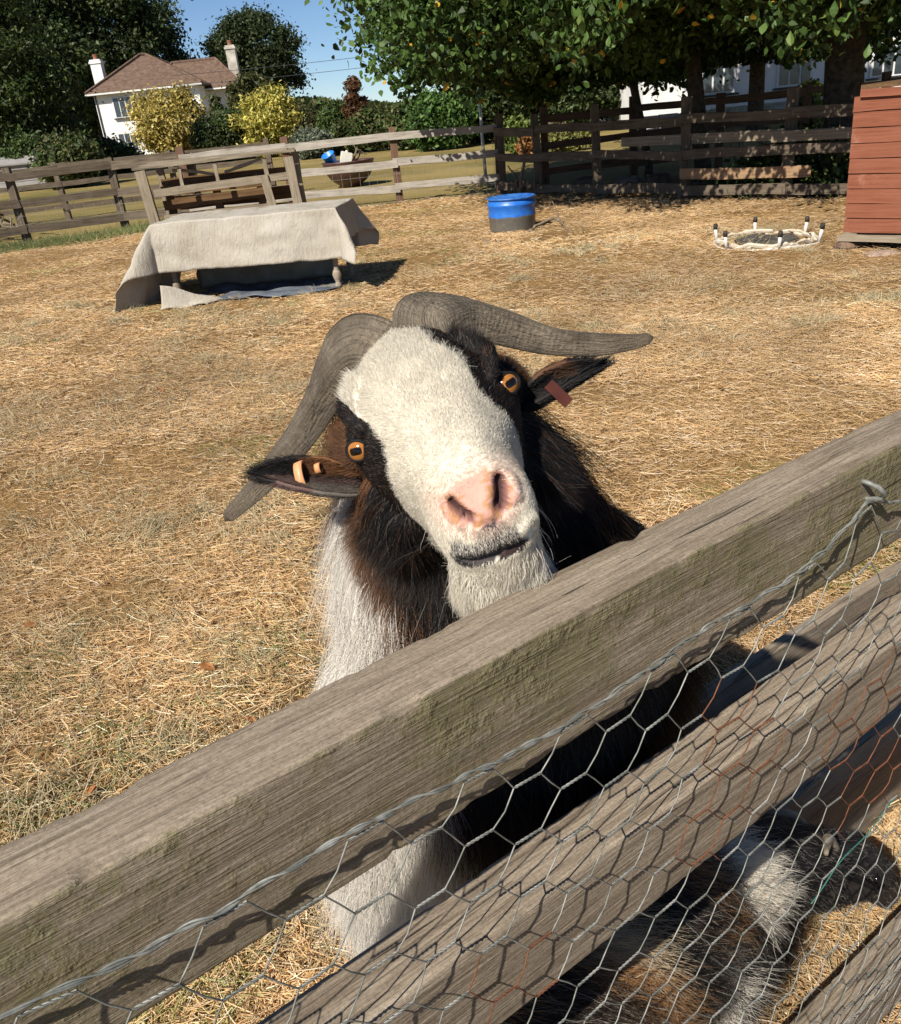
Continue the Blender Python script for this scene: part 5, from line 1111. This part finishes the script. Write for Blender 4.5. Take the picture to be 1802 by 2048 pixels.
# ---- ears
def ear(base, tip, wv_, wmax, notch, colf, seed, curl=.5):
    base, tip = np.asarray(base), np.asarray(tip); A_ = tip-base; L = np.linalg.norm(A_); ax = A_/L; wv_ = nrm(wv_-ax*(wv_@ax)); nn_ = nrm(np.cross(ax, wv_)); nn_ = nn_ if nn_@(-cF) > 0 else -nn_
    n1, n2 = 30, 17; V = np.zeros((n1, n2, 3))
    for i in range(n1):
        q = i/(n1-1); w = wmax*np.interp(q, [0, .12, .35, .6, .85, 1], [.55, .8, 1, .86, .45, .08])
        for j in range(n2):
            v_ = j/(n2-1)*2-1; qq = q*(1-notch*(1-abs(v_))*q**3); V[i, j] = base+ax*L*qq+wv_*w*v_*(1-.25*curl*v_*v_)+nn_*(w*curl*(v_*v_-.4)+.010*math.sin(q*2.4))-np.array([0, 0, 1.])*.006*q*q
    I = np.arange(n1*n2).reshape(n1, n2); F = np.stack([I[:-1, :-1], I[1:, :-1], I[1:, 1:], I[:-1, 1:]], -1).reshape(-1, 4); V = V.reshape(-1, 3)
    o = link('ear', mesh_np('ear', V, F, colf(V, None), True), SKIN, GOAT); md = o.modifiers.new('s', 'SOLIDIFY'); md.thickness = .003
    N = vnormals(V, F); n0 = len(V); V2 = np.vstack([V+N*.0005, V-N*.0025]); F2 = np.vstack([F, F[:, ::-1]+n0])
    grow('ear_hair', V2, F2, 7000, lambda P, N: np.ones(len(P)), lambda P, N: np.full(len(P), .011), lambda P, N: np.tile(ax*1.0+wv_*.15, (len(P), 1)), colf, .0002, o, .78, 4, seed, .1, .2)
    o_v[o.name] = V; return o
o_v = {}
def earcol_l(P, g):
    q = ((P-dpt(690, 955, .70))@nrm(dpt(500, 940, .70)-dpt(690, 955, .70)))/.08; up = (P-dpt(600, 960, .70))@cU; c = np.tile(np.array([.018, .016, .015]), (len(P), 1))
    c[(up > .004) & (q < .40)] = CBR*1.0; mid = (np.abs(up+.004) < .006) & (q < .7); c[mid] = np.array([.13, .085, .075]); c[(q < .30) & (up < -.004)] = np.array([.16, .14, .12])
    return c*(1 if g is None else (.75+.5*g.random((len(P), 1))))
def earcol_r(P, g):
    q = ((P-dpt(1075, 800, .72))@nrm(dpt(1205, 728, .73)-dpt(1075, 800, .72)))/.065; up = (P-dpt(1140, 770, .725))@cU; c = np.tile(np.array([.016, .014, .014]), (len(P), 1)); c[(up > .005) & (q < .55)] = np.array([.10, .05, .028])
    return c*(1 if g is None else (.75+.5*g.random((len(P), 1))))
eL = ear(dpt(722, 972, .722), dpt(503, 938, .705), -cU*.9-cF*.35, .0175, 0.0, earcol_l, 21)
eR = ear(dpt(1040, 815, .725), dpt(1212, 722, .735), -cU*.75-cR*.45-cF*.3, .0175, .34, earcol_r, 22, 1.0)
def on_ear(o, px_, py_, lift=.003):
    V = o_v[o.name]; d = nrm(ray(px_, py_)); q = V-cC; e = np.linalg.norm(q-np.outer(q@d, d), axis=1); return V[np.argmin(e)]-d*lift
M['tag_o'] = m_plain('tag_orange', (.55, .25, .11), (.64, .33, .17), 60, .45, .4); M['tag_r'] = m_plain('tag_red', (.05, .013, .010), (.075, .02, .015), 60, .7, .15)
def band(par, c, ax, up, ra, rb, w, lbl):                  # plastic loop clipped through the ear edge
    ax = nrm(ax); up = nrm(up-ax*(up@ax)); nz_ = np.cross(ax, up); V = []; F = []; n = 28
    for k in range(n):
        q = 2*math.pi*k/n
        for s2 in (-1, 1):
            for th_ in (1.0, .80): V.append(c+th_*(up*ra*math.cos(q)+nz_*rb*math.sin(q))+ax*w/2*s2)
    for k in range(n):
        a, b_ = k*4, ((k+1) % n)*4; F += [(a, a+2, b_+2, b_), (a+1, b_+1, b_+3, a+3), (a, b_, b_+1, a+1), (a+2, a+3, b_+3, b_+2)]
    b = MB(); b.add(V, F); o = b.build('ear_tag', M['tag_o'], par, True); o['label'] = lbl
band(eL, on_ear(eL, 608, 950), cR*.9+cU*.25-cF*.3, cU, .0125, .0065, .0075, 'orange plastic loop clipped on the ear')
band(eL, on_ear(eL, 640, 935), cR*.9+cU*.2-cF*.3, cU, .0045, .0035, .005, 'small second orange loop on the ear')
b = MB(); ax_ = nrm(cR*.72-cU*.68); up_2 = nrm(cR*.6+cU*.62); b.box(on_ear(eR, 1132, 806, .011), (.024, .0095, .002), ax=(ax_, up_2, np.cross(ax_, up_2)))
o = b.build('ear_tag', M['tag_r'], eR); o['label'] = 'dark red plastic strip tag'

# ---- smaller goat grazing against the fence
mb = MB()
body_tube(mb, [fpt(.16, .55, .44), fpt(.26, .54, .475), fpt(.42, .53, .49), fpt(.58, .525, .485), fpt(.68, .52, .47)], [(.07, .08), (.115, .12), (.125, .13), (.115, .125), (.075, .085)], 22, 26)
body_tube(mb, [fpt(.62, .52, .49), fpt(.74, .50, .47), fpt(.86, .49, .40), fpt(.95, .485, .33)], [.085, .072, .058, .048], 18, 18)
body_tube(mb, [fpt(.90, .49, .375), fpt(.97, .48, .33), fpt(1.04, .475, .27), fpt(1.10, .47, .20), fpt(1.13, .47, .15)], [(.045, .050), (.05, .052), (.042, .045), (.032, .032), (.024, .024)], 18, 20)
for s_, o_ in ((.24, .60), (.24, .48), (.64, .58), (.64, .465)): leg(mb, [fpt(s_, o_, .44), fpt(s_, o_, .28), fpt(s_+.01, o_, .20), fpt(s_, o_, .06), fpt(s_+.006, o_, .035)], [.05, .030, .02, .014, .018])
KV, KF = fuse(mb, .006, 4)
def kcoat(P, g=None):
    s = P@FU; o_ = P@FN; z = P[:, 2]; q = fnoise(P, 9, 91); c = np.tile(np.array([.34, .185, .08]), (len(P), 1)); c[q > .16] = np.array([.55, .44, .29]); c[q < -.34] = np.array([.05, .035, .025])
    s2 = s+.04*q; c[(s2 > .50) & (s2 < .56)] = np.array([.03, .026, .024]); c[(s2 > .56) & (s2 < .62) & (z < .50)] = CW*.95; c[s2 > .62] = np.array([.024, .023, .025]); c[(s2 > .66) & (s2 < .76) & (z > .475)] = CW*.95
    c[(s2 > 1.02)] = np.array([.05, .045, .045])
    if g is not None: c = c*(.7+.6*g.random((len(P), 1))); st = g.random(len(P)) < .10; c[st] = np.array([.36, .32, .27])
    return c
KID = root('goat', fpt(.4, .54, 0), 'smaller shaggy brown goat with a black head lowered behind the lower rails', 'goat')
kb = link('body', mesh_np('body', KV, KF, kcoat(KV), True), SKIN, KID)
def k_flow(P, N): return nrm_rows(np.tile(FU*.8-FN*.15+np.array([0, 0, -.75]), (len(P), 1)))
grow('coat', KV, KF, 60000, lambda P, N: np.where(P[:, 2] < .3, .4, 1.), lambda P, N: np.where(P@FU > .95, .016, np.where(P[:, 2] < .28, .015, np.where(P@FU > .7, .04, .075))), k_flow, lambda P, g: kcoat(P, g), .00028, KID, .74, 5, 31, .2, .45)
for s_ in (-1, 1):
    e = fpt(1.005, .478+.047*s_, .315); b = MB(); b.lathe([(.002, -.009), (.0065, -.006), (.009, 0), (.0065, .006), (.002, .009)], 14); b.build('eye', EYD, KID, True, loc=e)
    V = [fpt(.92, .49+.04*s_, .37), fpt(.95, .49+.05*s_, .36), fpt(.915, .49+.105*s_, .395), fpt(.90, .49+.08*s_, .36)]; b = MB(); b.add(V+[p+np.array([0, 0, .004]) for p in V], [(0, 1, 2, 3), (7, 6, 5, 4), (0, 4, 5, 1), (1, 5, 6, 2), (2, 6, 7, 3), (3, 7, 4, 0)]); b.build('ear', M['lid'], KID)
    b = MB(); b.tube(spline([fpt(.93, .49+.022*s_, .40), fpt(.90, .49+.03*s_, .45), fpt(.86, .49+.05*s_, .465)], 10), np.linspace(.013, .003, 10), 10); b.build('horn', M['grey_wood'], KID, True)

# ---- plank trough on the ground behind the small goat
TG = root('plank_trough', fpt(1.4, .75, 0), 'low plank trough standing on the straw behind the small goat', 'trough')
zu = np.array([0, 0, 1.])
board('side_board', fpt(.80, .625, .155), fpt(1.95, .625, .155), .31, .03, M['rail'], TG, up=(0, 0, 1), jit=.0015, warp=.002)
board('side_board', fpt(.80, .90, .155), fpt(1.95, .90, .155), .31, .03, M['rail'], TG, up=(0, 0, 1), jit=.0015, warp=.002)
for s_ in (.815, 1.935): board('end_board', fpt(s_, .642, .15), fpt(s_, .883, .15), .30, .03, M['rail'], TG, up=(0, 0, 1), jit=.001, warp=.001, seg=2)
board('floor_board', fpt(.835, .763, .05), fpt(1.915, .763, .05), .03, .236, M['rail'], TG, jit=.001, warp=.001)
